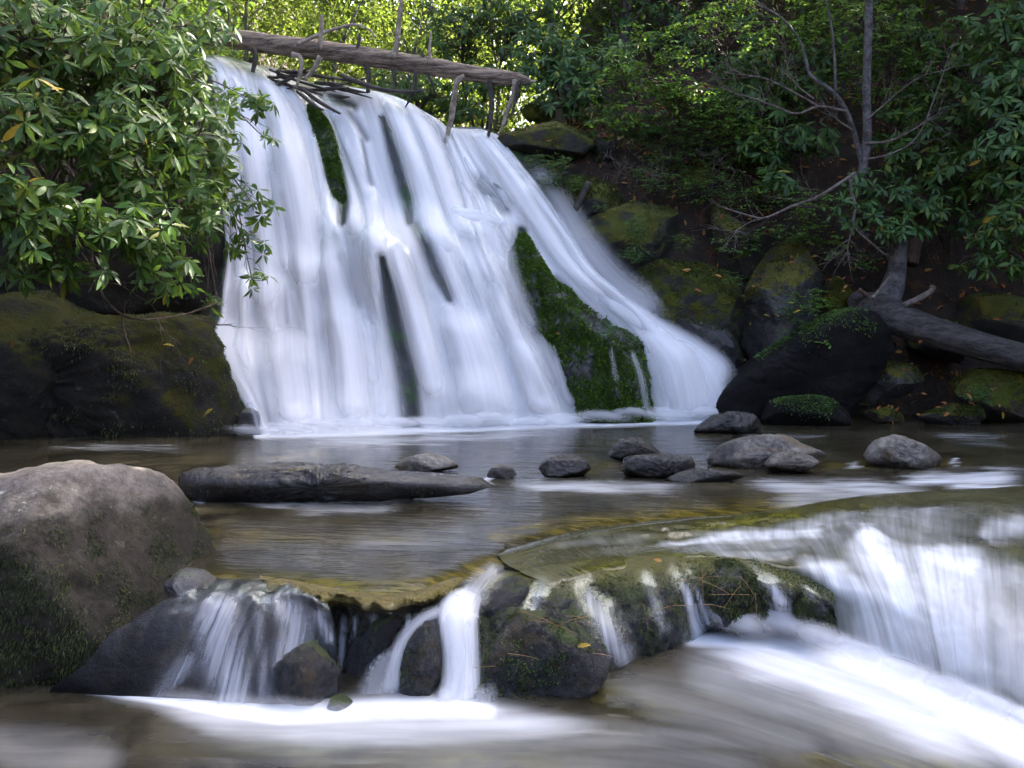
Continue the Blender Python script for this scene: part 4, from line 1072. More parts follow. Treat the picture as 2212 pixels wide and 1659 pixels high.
moss_on(sr, sV, sF, M_moss_bright, lambda p, n: .35 + .65 * sstep(-.2, .2, fbm(p * 4, 3, .5, 6)), 16000, (.018, .045), (.010, .02), 15, droop=.4)
rock('mossy_rock', [(850, 300), (868, 340), (886, 400), (895, 450), (890, 480), (872, 470), (860, 410), (846, 350), (838, 310)], 12.75, M_cliff, 'thin dark mossy rib of rock in the middle of the upper falls', 'rock', front=.10, back=.25, seed=43, amp=.1, lean=.4, cuts=0)
rock('mossy_rock', [(1030, 390), (1060, 388), (1090, 410), (1112, 450), (1115, 474), (1075, 465), (1040, 440), (1022, 410)], 12.68, M_cliff, 'smooth dark green hump of rock veiled by the right-hand stream', 'rock', front=.18, back=.3, seed=44, amp=.08, lean=.3, cuts=1)
ribbon('strand', [(1030, 380, 12.3, 60), (1070, 420, 12.15, 80), (1100, 470, 12.05, 60)], M_film, wf, .5)
rock('mossy_rock', [(515, 930), (518, 895), (535, 878), (556, 890), (568, 918), (572, 940), (545, 948), (520, 946)], 10.35, M_wet, 'dark wet knob of rock at the left foot of the waterfall', 'rock', seed=45, amp=.08)
ribbon('strand', [(535, 868, 10.2, 30), (552, 890, 10.12, 36), (566, 940, 10.08, 36)], M_film, wf, .55)

# ------------------------------------------------------------------ left cliff
cl, cV, cF = rock('cliff', [(-420, 660), (-200, 640), (-60, 636), (60, 640), (110, 655), (160, 690), (250, 690), (330, 676), (420, 690), (455, 740), (490, 800), (520, 870), (530, 930), (525, 960), (350, 985), (100, 985), (-200, 990), (-420, 990)], 10.6, M_leftcliff, 'dark mossy rock cliff on the left bank under the rhododendrons', 'cliff', front=.55, back=1.4, seed=51, amp=.11, res=(160, 60), box=.55, center=(120, 820), freq=2.4, facet=.05)
moss_on(cl, cV, cF, M_moss_dark, lambda p, n: sstep(.0, .4, fbm(p * 2.2, 4, .6, 8) + .1 * n[:, 2]), 30000, (.015, .04), (.008, .014), 16, droop=.9)
moss_on(cl, cV, cF, M_moss_bright, lambda p, n: strips(*proj(p), [(.9, [(455, 740, 14), (490, 800, 16), (512, 860, 16)]), (.5, [(440, 760, 30), (480, 850, 30)])]), 7000, (.015, .03), (.008, .014), 17, droop=.9)
moss_on(cl, cV, cF, M_moss_yellow, lambda p, n: strips(*proj(p), [(.7, [(165, 905 - 25, 26), (185, 930, 16)]), (.8, [(15, 980, 40), (30, 1000 - 50, 26)]), (.5, [(230, 935, 24)]), (.4, [(40, 760, 30)])]) * sstep(-.1, .3, fbm(p * 6, 3, .5, 3)), 5000, (.015, .035), (.006, .012), 18, droop=.8)
rock('cliff', [(-400, 300), (-100, 330), (200, 380), (330, 400), (420, 400), (470, 450), (486, 560), (482, 660), (470, 720), (350, 730), (100, 730), (-200, 720), (-400, 700)], 11.9, M_leftcliff, 'shadowed upper rock wall behind the left rhododendrons, wet at the falls', 'cliff', front=.5, back=1.5, seed=52, amp=.12, res=(110, 44), box=.6, center=(150, 560), freq=2.0, facet=.08)
rock('rock', [(-260, 720), (-100, 660), (20, 640), (90, 655), (130, 720), (150, 830), (120, 960), (-50, 985), (-260, 985)], 10.25, M_leftcliff, 'mossy bulge of rock low at the far left of the cliff', 'rock', front=.35, back=.8, seed=53, amp=.12, freq=1.8)

# ------------------------------------------------------------------ right bank rocks
def litter_on(parent, V, F, n, seed):
    r = np.random.default_rng(seed + 40)
    a, b, c, d_ = (V[F[:, k]] for k in range(4))
    N = np.cross(c - a, d_ - b); ar = np.linalg.norm(N, axis=1) + 1e-12; N /= ar[:, None]
    cen = (a + b + c + d_) / 4
    if (N * (cen - V.mean(0)) * ar[:, None]).sum() < 0: N = -N
    w = ar * (N[:, 2] > .45) * (N[:, 1] < .3)
    if w.sum() <= 0: return
    i = r.choice(len(F), n, p=w / w.sum())
    Vt, Ft = leaf_tmpl(4, .24, .3, .25, 'ovate')
    R = frames(r.normal(0, 1, (n, 3)), N[i] + r.normal(0, .35, (n, 3)))
    VV, FF = place((Vt, Ft), cen[i] + N[i] * .012, R, r.uniform(.04, .10, n))
    o = obj('leaf_litter', VV, FF, M_brownleaf, parent, attrs={'rnd': np.repeat(r.random(n), len(Vt))})
    o['kind'] = 'stuff'

def bank(poly, d, label, mat=None, **kw):
    kw.setdefault('cuts', 18); kw.setdefault('fine', .07); kw.setdefault('cutr', (.5, .86))
    res = rock(kw.pop('name', 'bank_rock'), poly, d, mat or M_bankrock, label, 'rock', **kw)
    sd = kw.get('seed', 0)
    if mat is not M_blackslab:
        moss_on(*res, M_moss_dark if sd % 2 else M_moss_olive, lambda p, n: sstep(.05, .45, fbm(p * 3.5, 4, .6, sd) + .35 * n[:, 2]), 3500, (.012, .036), (.007, .013), sd, droop=.5)
        litter_on(*res, 12, sd)
    return res
r_, V_, F_ = bank([(1538, 905), (1546, 872), (1560, 846), (1600, 808), (1660, 764), (1730, 716), (1796, 678), (1840, 668), (1868, 676), (1898, 706), (1914, 752), (1890, 812), (1850, 868), (1820, 925), (1640, 930), (1545, 925)], 11.5, 'large leaning black slab with a green mossy crest above the pool', M_blackslab, front=.30, back=.6, seed=61, amp=.03, res=(200, 56), box=.42, lean=-.30, center=(1740, 815), cuts=0, fine=.05, sharp=True)
moss_on(r_, V_, F_, M_moss_green, lambda p, n: strips(*proj(p), [(1, [(1720, 705, 12), (1780, 685, 14), (1840, 682, 16), (1880, 704, 14)]), (.7, [(1770, 705, 16), (1740, 740, 12)]), (.4, [(1640, 770, 8), (1700, 730, 10)])]), 11000, (.015, .045), (.008, .016), 19, droop=.5)
bank([(1818, 870), (1840, 830), (1880, 790), (1925, 762), (1975, 760), (2012, 780), (2016, 820), (1990, 860), (1940, 880), (1870, 890)], 11.55, 'grey wedge-shaped rock lying under the fallen log', M_greyslab, front=.25, back=.4, seed=62, amp=.08, facet=.05)
r_, V_, F_ = bank([(1648, 905), (1662, 872), (1700, 853), (1750, 852), (1800, 866), (1828, 890), (1838, 915), (1760, 925), (1660, 922)], 11.1, 'low rock capped with bright green moss in front of the black slab', M_blackslab, front=.22, back=.3, seed=63, amp=.08, cuts=2, box=.6)
moss_on(r_, V_, F_, M_moss_green, lambda p, n: strips(*proj(p), [(1, [(1690, 862, 14), (1740, 868, 18), (1790, 878, 14)])]), 7000, (.015, .035), (.008, .015), 20, droop=.3)
bank([(1862, 905), (1880, 885), (1915, 875), (1955, 882), (1965, 905), (1920, 920), (1870, 918)], 11.2, 'small dark mossy rock at the waterline under the grey wedge', M_bankrock, seed=64, amp=.1)
bank([(1968, 910), (1990, 890), (2030, 874), (2080, 866), (2120, 880), (2150, 900), (2165, 916), (2060, 924), (1980, 922)], 11.1, 'low flat wet rock along the right waterline', M_bankrock, seed=65, amp=.12, facet=.1)
bank([(2040, 870), (2070, 830), (2110, 802), (2170, 800), (2240, 815), (2340, 830), (2360, 920), (2230, 930), (2110, 915), (2050, 900)], 11.4, 'brown boulder with a fern tuft under the end of the log', M_bankrock, front=.35, back=.6, seed=66, amp=.1)
bank([(2080, 700), (2100, 650), (2150, 615), (2230, 605), (2330, 640), (2340, 760), (2250, 790), (2150, 780), (2090, 750)], 12.2, 'olive mossy boulder behind the log at the right edge', M_mossrock, front=.5, back=.7, seed=67, amp=.1, facet=.05)
bank([(1960, 760), (1990, 720), (2040, 690), (2090, 680), (2110, 730), (2080, 790), (2000, 800)], 12.0, 'grey cracked rock behind the log', M_greyslab, front=.3, back=.5, seed=68, amp=.14, facet=.2)
r_, V_, F_ = bank([(1590, 800), (1580, 740), (1600, 660), (1640, 590), (1690, 530), (1730, 500), (1775, 520), (1805, 570), (1815, 640), (1800, 720), (1740, 800), (1660, 840)], 12.1, 'tall tilted grey rock with a yellow-green mossy shoulder', M_greyslab, front=.45, back=.7, seed=69, amp=.08, res=(120, 50), box=.65, lean=.2, facet=.05)
moss_on(r_, V_, F_, M_moss_yellow, lambda p, n: strips(*proj(p), [(1, [(1690, 560, 26), (1740, 540, 30), (1770, 580, 24)]), (.7, [(1670, 610, 14), (1740, 640, 24)])]) * sstep(-.2, .3, fbm(p * 5, 3, .5, 4) + .1), 9000, (.01, .03), (.008, .014), 21, droop=.1)
r_, V_, F_ = bank([(1340, 640), (1352, 590), (1400, 555), (1470, 535), (1530, 545), (1580, 575), (1610, 620), (1620, 700), (1590, 780), (1500, 790), (1420, 740), (1370, 700)], 12.2, 'broad dome of rock with olive moss right of the waterfall', M_bankrock, front=.5, back=.7, seed=70, amp=.09, res=(120, 50), lean=.25)
moss_on(r_, V_, F_, M_moss_dark, lambda p, n: sstep(.1, .5, n[:, 2] + .6 * fbm(p * 4, 4, .6, 6)), 9000, (.01, .03), (.008, .014), 22, droop=.2)
bank([(1440, 700), (1500, 660), (1580, 680), (1630, 740), (1640, 800), (1600, 850), (1530, 800), (1460, 750)], 11.95, 'black wet rock beside the lowest run of the waterfall', M_wet, front=.3, back=.6, seed=71, amp=.1, lean=.2)
r_, V_, F_ = bank([(1060, 300), (1090, 268), (1150, 262), (1220, 262), (1275, 278), (1285, 310), (1260, 345), (1200, 360), (1140, 345), (1085, 320)], 13.2, 'flat mossy rock shelf at the head of the right-hand stream', M_mossrock, front=.5, back=.6, seed=72, amp=.08, box=.6)
bank([(1100, 330), (1150, 345), (1210, 360), (1260, 380), (1240, 420), (1190, 430), (1150, 395), (1118, 360)], 13.0, 'dark overhung rock beneath the mossy shelf', M_wet, front=.3, back=.6, seed=73, amp=.12)
r_, V_, F_ = bank([(1160, 430), (1200, 390), (1270, 370), (1340, 400), (1385, 430), (1370, 470), (1300, 500), (1230, 490), (1180, 470)], 12.8, 'sloping mossy rock step with a dead stick leaning on it', M_mossrock, front=.35, back=.6, seed=74, amp=.1)
moss_on(r_, V_, F_, M_moss_dark, lambda p, n: sstep(-.1, .4, fbm(p * 4, 4, .6, 7) + .4 * n[:, 2]), 7000, (.01, .03), (.008, .014), 23, droop=.3)
bank([(1230, 500), (1290, 470), (1350, 440), (1420, 420), (1470, 440), (1490, 500), (1470, 570), (1380, 610), (1300, 590), (1250, 550)], 12.55, 'big brown mossy rock with a diagonal crack above the dome', M_mossrock, front=.4, back=.7, seed=75, amp=.12, facet=.1)
bank([(1270, 560), (1330, 550), (1360, 600), (1400, 680), (1460, 740), (1420, 770), (1350, 700), (1290, 640)], 12.35, 'dark wet rock sprayed by the right-hand stream', M_wet, front=.25, back=.6, seed=76, amp=.1, lean=.2)
bank([(1270, 320), (1290, 290), (1325, 282), (1345, 310), (1340, 350), (1300, 372), (1275, 355)], 13.3, 'upright grey rock under the hanging vines', M_greyslab, front=.2, back=.4, seed=77, amp=.14, facet=.15)
bank([(1360, 400), (1420, 340), (1520, 330), (1600, 380), (1640, 460), (1600, 540), (1500, 560), (1420, 500)], 13.3, 'shadowed brown bank rock behind the vines', M_bankrock, front=.4, back=.8, seed=78, amp=.14, facet=.1)
r_, V_, F_ = bank([(1525, 480), (1555, 440), (1600, 470), (1650, 520), (1680, 570), (1640, 610), (1580, 600), (1540, 560)], 12.7, 'earthy mossy hump between the brown rock and the tilted rock', M_mossrock, front=.3, back=.6, seed=79, amp=.14)
moss_on(r_, V_, F_, M_moss_yellow, lambda p, n: sstep(.1, .5, fbm(p * 5, 4, .6, 17)), 4000, (.01, .03), (.008, .014), 24, droop=.2)
r_, V_, F_ = bank([(1790, 665), (1793, 620), (1812, 590), (1838, 596), (1845, 640), (1836, 672), (1810, 680)], 11.9, 'small upright rock with golden moss by the tree root', M_yellowmoss, seed=80, amp=.08)
moss_on(r_, V_, F_, M_moss_yellow, lambda p, n: 0 * p[:, 0] + .8, 2500, (.01, .025), (.006, .012), 25, droop=.2)
r_, V_, F_ = bank([(1130, 245), (1140, 225), (1170, 215), (1200, 228), (1212, 250), (1180, 262), (1145, 262)], 14.0, 'round rock of golden moss under the bushes above the shelf', M_yellowmoss, seed=81, amp=.1)
moss_on(r_, V_, F_, M_moss_yellow, lambda p, n: 0 * p[:, 0] + .8, 2500, (.015, .03), (.008, .014), 26, droop=.2)
bank([(1640, 620), (1650, 640), (1640, 665), (1615, 660), (1605, 640), (1618, 622)], 11.95, 'small mossy lump of rock between the dome and the tilted rock', M_mossrock, seed=82, amp=.1)
bank([(1815, 700), (1840, 690), (1860, 720), (1870, 770), (1840, 790), (1810, 760)], 11.9, 'rough brown stone wedged behind the black slab', M_bankrock, seed=83, amp=.12)

# ------------------------------------------------------------------ wood: logs, trunks, bare branches
M_log = bark_mat('weathered_log', (.055, .04, .028), (.36, .28, .21), scale=1.3, moss=.35, stretch=(.22, 2.5, 2.5))
M_deadpale = bark_mat('pale_dead_wood', (.16, .13, .10), (.42, .36, .29), scale=2)
M_deaddark = bark_mat('dark_wet_wood', (.012, .010, .009), (.07, .055, .045), rough=.5, scale=2)
M_greylog = bark_mat('grey_fallen_trunk', (.014, .012, .012), (.088, .078, .073), scale=1.6, rough=.75, moss=.25, stretch=(.35, 2.0, 2.0))
M_bark = bark_mat('grey_bark', (.035, .032, .030), (.15, .145, .14), scale=1.4, moss=.3)
M_redbark = bark_mat('reddish_bark', (.045, .025, .016), (.14, .085, .055), scale=1.5, stretch=(2.5, 2.5, .6))
M_twig = bark_mat('bare_twig', (.07, .055, .045), (.24, .20, .17), scale=3)
M_stem = bark_mat('shrub_stem', (.022, .016, .012), (.09, .065, .045), scale=3)

def pth(pts, d=None):
    return np.array([P(p[0], p[1], p[2] if len(p) > 2 else d) for p in pts])

def rad(pxw, d):
    return np.array(pxw) * d / K / 2

lg = tag(empty('fallen_log', P(1000, 150, 13.0)), 'weathered grey log with broken branch stubs lying across the top of the waterfall', 'log')
lpts = [(380, 66, 13.3), (480, 80, 13.2), (600, 97, 13.1), (720, 112, 13.05), (830, 128, 13.0), (930, 144, 13.0), (1040, 162, 13.0), (1105, 170, 13.0), (1146, 176, 13.0)]
V, F = tube(pth(lpts), rad([46, 44, 43, 41, 40, 38, 35, 30, 14], 13), 30, 160, .22, 3, nscale=(7, 1.1))
obj('trunk', V, F, M_log, lg)
stubs = [  # (points, widths, dark?)
    ([(548, 105), (552, 125), (546, 156)], [14, 11, 9], 1), ([(630, 118), (648, 124), (650, 150), (640, 190)], [12, 11, 9, 6], 0), ([(692, 122), (678, 148), (658, 172)], [13, 10, 8], 0),
    ([(790, 138), (796, 160), (795, 200)], [13, 10, 9], 1), ([(848, 146), (852, 170), (850, 196)], [11, 8, 7], 1), ([(898, 152), (893, 195), (876, 232)], [9, 7, 3], 1),
    ([(924, 158), (932, 178), (938, 194)], [8, 5, 3], 1), ([(1004, 166), (990, 172), (984, 190), (978, 240), (964, 300), (952, 352)], [14, 13, 11, 12, 9, 4], 0), ([(985, 176), (978, 210), (972, 244)], [7, 6, 4], 0),
    ([(1058, 172), (1062, 215), (1060, 260), (1054, 302)], [12, 11, 10, 5], 1), ([(1112, 172), (1108, 205), (1094, 245), (1082, 286)], [12, 10, 9, 5], 0), ([(1120, 178), (1114, 215), (1104, 252)], [8, 7, 3], 1),
    ([(440, 76), (452, 40), (470, -40)], [20, 17, 14], 0), ([(488, 80), (492, 55), (496, 20)], [8, 6, 3], 1), ([(690, 106), (694, 75), (696, 32)], [13, 11, 7], 0), ([(770, 116), (774, 95), (776, 72)], [10, 8, 4], 1),
    ([(848, 126), (858, 95), (862, 50), (872, -40)], [17, 12, 11, 9], 0), ([(930, 140), (928, 110), (931, 68)], [9, 7, 5], 0), ([(908, 138), (912, 126), (914, 116)], [12, 11, 7], 1), ([(895, 136), (896, 124)], [5, 3], 0),
    ([(640, 98), (690, 74), (740, 58), (775, 54), (805, 70), (808, 90)], [8, 8, 7, 6, 4, 2], 0), ([(1146, 176), (1160, 174)], [8, 2], 0)]
for k, (pts, w, dk) in enumerate(stubs):
    V, F = tube(pth(pts, 12.95 - .05 * (k % 3)), rad(w, 13), 8, max(6, 5 * len(pts)), .25, k, nscale=(3, 2.5))
    obj('branch_stub', V, F, M_deaddark if dk else M_deadpale, lg)

# wet black sticks jammed on the lip
rs = np.random.default_rng(77)
for k in range(26):
    a = rs.uniform(-.5, .55)
    x0, y0 = rs.uniform(600, 770), rs.uniform(152, 200)
    x0, y0 = x0, y0 + (x0 - 680) * .12
    l = rs.uniform(18, 55)
    pts = [(x0 - l * math.cos(a), y0 - l * math.sin(a) * .8, 13.15 + rs.uniform(-.15, .15)), (x0, y0 + rs.uniform(-4, 4), 13.1), (x0 + l * math.cos(a), y0 + l * math.sin(a) * .8, 13.05 + rs.uniform(-.15, .1))]
    V, F = tube(pth(pts), rad([rs.uniform(3, 8), rs.uniform(5, 10), 2], 13), 6, 8, .2, k)
    tag(obj('wet_stick', V, F, M_deaddark), 'wet black stick jammed in the driftwood at the lip of the waterfall', 'stick', 'driftwood sticks at the lip of the falls')
for pts, w, lab in [([(735, 162), (780, 180), (830, 194), (890, 198), (918, 193)], [10, 12, 10, 8, 4], 'long black wet branch curving under the log above the middle streams'),
               ([(650, 190), (690, 220), (735, 246)], [8, 9, 5], 'straight black stick pointing down over the moss strip'),
               ([(640, 196), (676, 226), (700, 238)], [6, 7, 4], 'short black stick beside the one over the moss strip')]:
    V, F = tube(pth(pts, 12.75), rad(w, 13), 8, 18, .2, 3)
    tag(obj('wet_branch', V, F, M_deaddark), lab, 'branch')
V, F = tube(pth([(1272, 394, 12.55), (1255, 425, 12.5), (1243, 452, 12.45)]), rad([14, 15, 13], 12.5), 9, 12, .3, 9, nscale=(4, 3))
tag(obj('dead_stick', V, F, M_deaddark), 'short thick dead stick leaning on the mossy step beside the falls', 'stick')
V, F = tube(pth([(818, 250, 12.6), (828, 262, 12.55), (846, 285, 12.5)]), rad([3, 3, 2], 12.5), 5, 10)
tag(obj('dead_twig', V, F, M_deaddark), 'thin bent black twig caught in the middle of the upper falls', 'twig')

# the big grey fallen trunk on the right bank
fl_ = tag(empty('fallen_tree', P(1900, 690, 11.5)), 'thick smooth grey fallen trunk running off to the right over the bank rocks', 'log')
V, F = tube(pth([(1842, 646, 11.75), (1862, 655, 11.65), (1905, 672, 11.5), (1985, 706, 11.35), (2080, 736, 11.25), (2212, 772, 11.15), (2330, 800, 11.05), (2480, 830, 10.95)]), rad([34, 52, 74, 66, 60, 58, 58, 60], 11.4), 32, 140, .16, 5, nscale=(5, .9))
obj('trunk', V, F, M_greylog, fl_)
V, F = tube(pth([(1908, 664, 11.6), (1925, 628, 11.65), (1936, 590, 11.7), (1942, 545, 11.75), (1950, 500, 11.8), (1962, 440, 11.9)]), rad([62, 52, 42, 34, 28, 20], 11.6), 18, 60, .16, 6, nscale=(3.5, 1.4))
obj('upright_limb', V, F, M_bark, fl_)
V, F = tube(pth([(1850, 650, 11.6), (1858, 640, 11.55), (1872, 640, 11.5)]), rad([30, 26, 18], 11.5), 12, 14, .2, 7)
obj('root_knob', V, F, M_greylog, fl_)
for pts, w, lab, m in [([(1960, 570, 11.9), (1972, 520, 11.95), (1982, 465, 12.0), (1995, 400, 12.1), (2012, 320, 12.2)], [46, 42, 36, 28, 18], 'leaning reddish trunk stump half hidden in the rhododendrons', M_redbark)]:
    V, F = tube(pth(pts), rad(w, 12), 16, 50, .18, 8, nscale=(4, 1.6))
    tag(obj('tree_stump', V, F, m), lab, 'tree trunk')
for pts, w, lab, m in [([(1950, 660, 11.3), (1985, 645, 11.3), (2010, 630, 11.3), (2017, 618, 11.3)], [12, 14, 13, 14], 'short forked dead branch resting behind the fallen trunk', M_twig),
                       ([(1855, 625, 11.4), (1875, 640, 11.4)], [10, 8], 'orange-brown broken stick by the tree root', M_redbark),
                       ([(1848, 665, 11.3), (1862, 690, 11.25), (1880, 712, 11.2), (1894, 722, 11.2)], [12, 16, 16, 13], 'short bark-covered piece of wood under the fallen trunk', M_redbark),
                       ([(1884, 645, 11.3), (1905, 620, 11.35), (1922, 596, 11.4)], [8, 7, 5], 'straight grey stick leaning against the upright limb', M_twig)]:
    V, F = tube(pth(pts), rad(w, 11.4), 9, 24, .2, 9)
    tag(obj('dead_branch', V, F, m), lab, 'branch')

def twigs(g, p, dirv, length, r, depth, rnd, bend=.35, droop=0.0, nseg=5, spread=.7):
    """recursive bare twig added to the mesh collector"""
    pts = [p]; d = np.array(dirv, float); d /= np.linalg.norm(d)
    for k in range(nseg):
        d = d + rnd.normal(0, bend / nseg ** .5 * .5, 3) + np.array([0, 0, -droop / nseg])
        d /= np.linalg.norm(d)
        pts.append(pts[-1] + d * length / nseg)
    pts = np.array(pts)
    gtube(g, pts, np.linspace(r, r * .45, len(pts)), 5 if r > .006 else 4, cap=False)
    if depth > 0:
        for k in range(rnd.integers(2, 5)):
            i = rnd.integers(1, nseg + 1)
            nd = d + rnd.normal(0, spread, 3)
            twigs(g, pts[i], nd, length * rnd.uniform(.4, .7), max(r * .55, .0016), depth - 1, rnd, bend, droop, 4, spread)

tr = tag(empty('slender_tree', P(1885, 455, 12.0)), 'slender grey tree with a straight trunk and a leaning bare side stem', 'tree')
V, F = tube(pth([(1890, 470, 12.0), (1872, 430, 12.0), (1860, 400, 12.0), (1866, 350, 12.0), (1873, 290, 12.0), (1872, 180, 12.0), (1876, 60, 12.0), (1880, -80, 12.0), (1890, -400, 12.0), (1880, -800, 12.1)]), rad([30, 26, 22, 20, 19, 18, 17, 17, 14, 8], 12), 14, 90, .10, 11, nscale=(3, 3))
obj('trunk', V, F, M_bark, tr)
V, F = tube(pth([(1864, 360, 12.0), (1854, 322, 11.95), (1842, 278, 11.9), (1826, 238, 11.85), (1800, 200, 11.8), (1752, 164, 11.75), (1742, 132, 11.75), (1728, 90, 11.75), (1694, 44, 11.7), (1646, 12, 11.7), (1600, -20, 11.7)]), rad([12, 12, 11, 11, 10, 8, 6, 5, 5, 4, 3], 12), 10, 70, .12, 12, nscale=(3, 3))
obj('side_stem', V, F, M_bark, tr)
V, F = tube(pth([(1805, 198, 11.8), (1803, 133, 11.8), (1795, 50, 11.8), (1780, -20, 11.8)]), rad([7, 6, 5, 4], 12), 7, 30, .1, 13)
obj('side_stem', V, F, M_bark, tr)
for path_, w in [([(1828, 240, 11.8), (1768, 230, 11.75), (1722, 246, 11.7), (1675, 230, 11.65), (1628, 213, 11.6), (1590, 203, 11.6), (1552, 185, 11.6)], 6),
                 ([(1768, 230, 11.75), (1710, 197, 11.7), (1662, 173, 11.65), (1618, 163, 11.6), (1565, 157, 11.6)], 5),
                 ([(1758, 214, 11.75), (1718, 180, 11.8), (1700, 140, 11.8), (1695, 110, 11.8)], 4),
                 ([(1845, 283, 11.9), (1810, 260, 11.8), (1780, 232, 11.8)], 6),
                 ([(1850, 372, 11.8), (1800, 405, 11.6), (1762, 427, 11.55), (1708, 447, 11.5), (1655, 470, 11.45), (1622, 467, 11.4), (1558, 447, 11.4)], 8),
                 ([(1655, 470, 11.45), (1620, 480, 11.4), (1580, 503, 11.4)], 4),
                 ([(1850, 375, 11.8), (1838, 400, 11.7), (1847, 450, 11.6), (1845, 488, 11.55), (1888, 530, 11.5), (1915, 552, 11.5)], 9),
                 ([(1845, 488, 11.55), (1834, 520, 11.5), (1830, 550, 11.5)], 4),
                 ([(1870, 260, 11.95), (1900, 235, 11.9), (1940, 200, 11.8), (1990, 165, 11.7), (2050, 150, 11.6)], 4),
                 ([(1868, 310, 11.95), (1920, 305, 11.9), (1965, 285, 11.8), (2010, 255, 11.7), (2040, 240, 11.7)], 6),
                 ([(1870, 345, 11.95), (1930, 330, 11.8), (1985, 290, 11.7), (2030, 180, 11.7), (2060, 90, 11.6)], 5)]:
    g = Geo()
    pp = catmull(pth(path_), 30)
    gtube(g, pp, np.linspace(w, w * .35, 30) * 12 / K / 2, 6, cap=False)
    for k in range(9):
        i = rs.integers(8, 29)
        dv = pp[min(i + 1, 29)] - pp[i - 1]; dv /= np.linalg.norm(dv)
        twigs(g, pp[i], dv + rs.normal(0, .55, 3) + np.array([0, 0, .25]), rs.uniform(.15, .4), .005, 1, rs)
    g.build('bare_branch', M_twig, tr)

# ------------------------------------------------------------------ foliage
T_RHODO = leaf_tmpl(6, .145, .25, .16)
T_RHODO_S = leaf_tmpl(4, .15, .25, .14)
T_BROAD = leaf_tmpl(4, .26, .2, .12, 'ovate')
T_SMALL = leaf_tmpl(3, .27, .15, .1, 'ovate')

T_CHIP = (np.array([[0, 0, 0], [.27, .5, .05], [0, 1, -.08], [-.27, .5, .05]]), np.array([[0, 1, 2, 3]]))   # two-triangle leaf for far crowns

def whorls(pos, axis, L, r, nl=(7, 11)):
    Ps, Rs, Ss = [], [], []
    for p, a in zip(pos, axis):
        n = r.integers(*nl)
        a = a / np.linalg.norm(a)
        u = np.cross(a, [.3, .5, .8]); u /= np.linalg.norm(u); v = np.cross(a, u)
        ph = r.uniform(0, 6.28) + np.arange(n) * 2.39996 + r.normal(0, .15, n)
        el = r.uniform(-.6, .4, n) + r.normal(0, .15)
        rd_ = np.cos(ph)[:, None] * u + np.sin(ph)[:, None] * v
        d = rd_ * np.cos(el)[:, None] + a * np.sin(el)[:, None] + np.array([0, 0, -.30]) + r.normal(0, .12, (n, 3))
        up = a[None] * np.cos(el)[:, None] - rd_ * np.sin(el)[:, None] + r.normal(0, .38, (n, 3))
        Ps.append(p + d * .012); Rs.append(frames(d, up)); Ss.append(L * r.uniform(.75, 1.1) * r.uniform(.55, 1.12, n))
    return np.vstack(Ps), np.vstack(Rs), np.concatenate(Ss)

def sprays(pos, axis, L, r, nl=(5, 9)):
    """flat sprays of alternate leaves"""
    Ps, Rs, Ss = [], [], []
    for p, a in zip(pos, axis):
        n = r.integers(*nl)
        h = r.normal(0, 1, 3); h[2] = h[2] * .25 - .12
        h /= np.linalg.norm(h)
        sd = np.cross(h, [0, 0, 1]); sd /= np.linalg.norm(sd) + 1e-9
        k = np.arange(n)
        base = p + h[None] * (k * L * .42)[:, None]
        d = h[None] * .55 + sd[None] * (np.where(k % 2, 1, -1) * .9)[:, None] + r.normal(0, .2, (n, 3)) + np.array([0, 0, -.15])
        up = np.array([0, -.25, 1.0]) + r.normal(0, .28, (n, 3))
        Ps.append(base); Rs.append(frames(d, up)); Ss.append(L * r.uniform(.6, 1.15, n))
    return np.vstack(Ps), np.vstack(Rs), np.concatenate(Ss)

_leaf_mesh = {}
def leaf_objects(parent, T, key, mat, pos, R, s, name='leaf', label=None):
    k = (key, mat.name)
    if k not in _leaf_mesh:
        me = raw_mesh('leaf', T[0], T[1], attrs={'rnd': np.zeros(len(T[0]))})
        me.materials.append(mat)
        _leaf_mesh[k] = me
    me = _leaf_mesh[k]
    o0 = origin(parent)
    for p, m, sc in zip(pos, R, s):
        o = bpy.data.objects.new(name, me)
        o.parent = parent
        M4 = np.eye(4); M4[:3, :3] = m * sc; M4[:3, 3] = p - o0
        o.matrix_local = Matrix(M4.tolist())
        if label: o['label'] = label
        COL.objects.link(o)

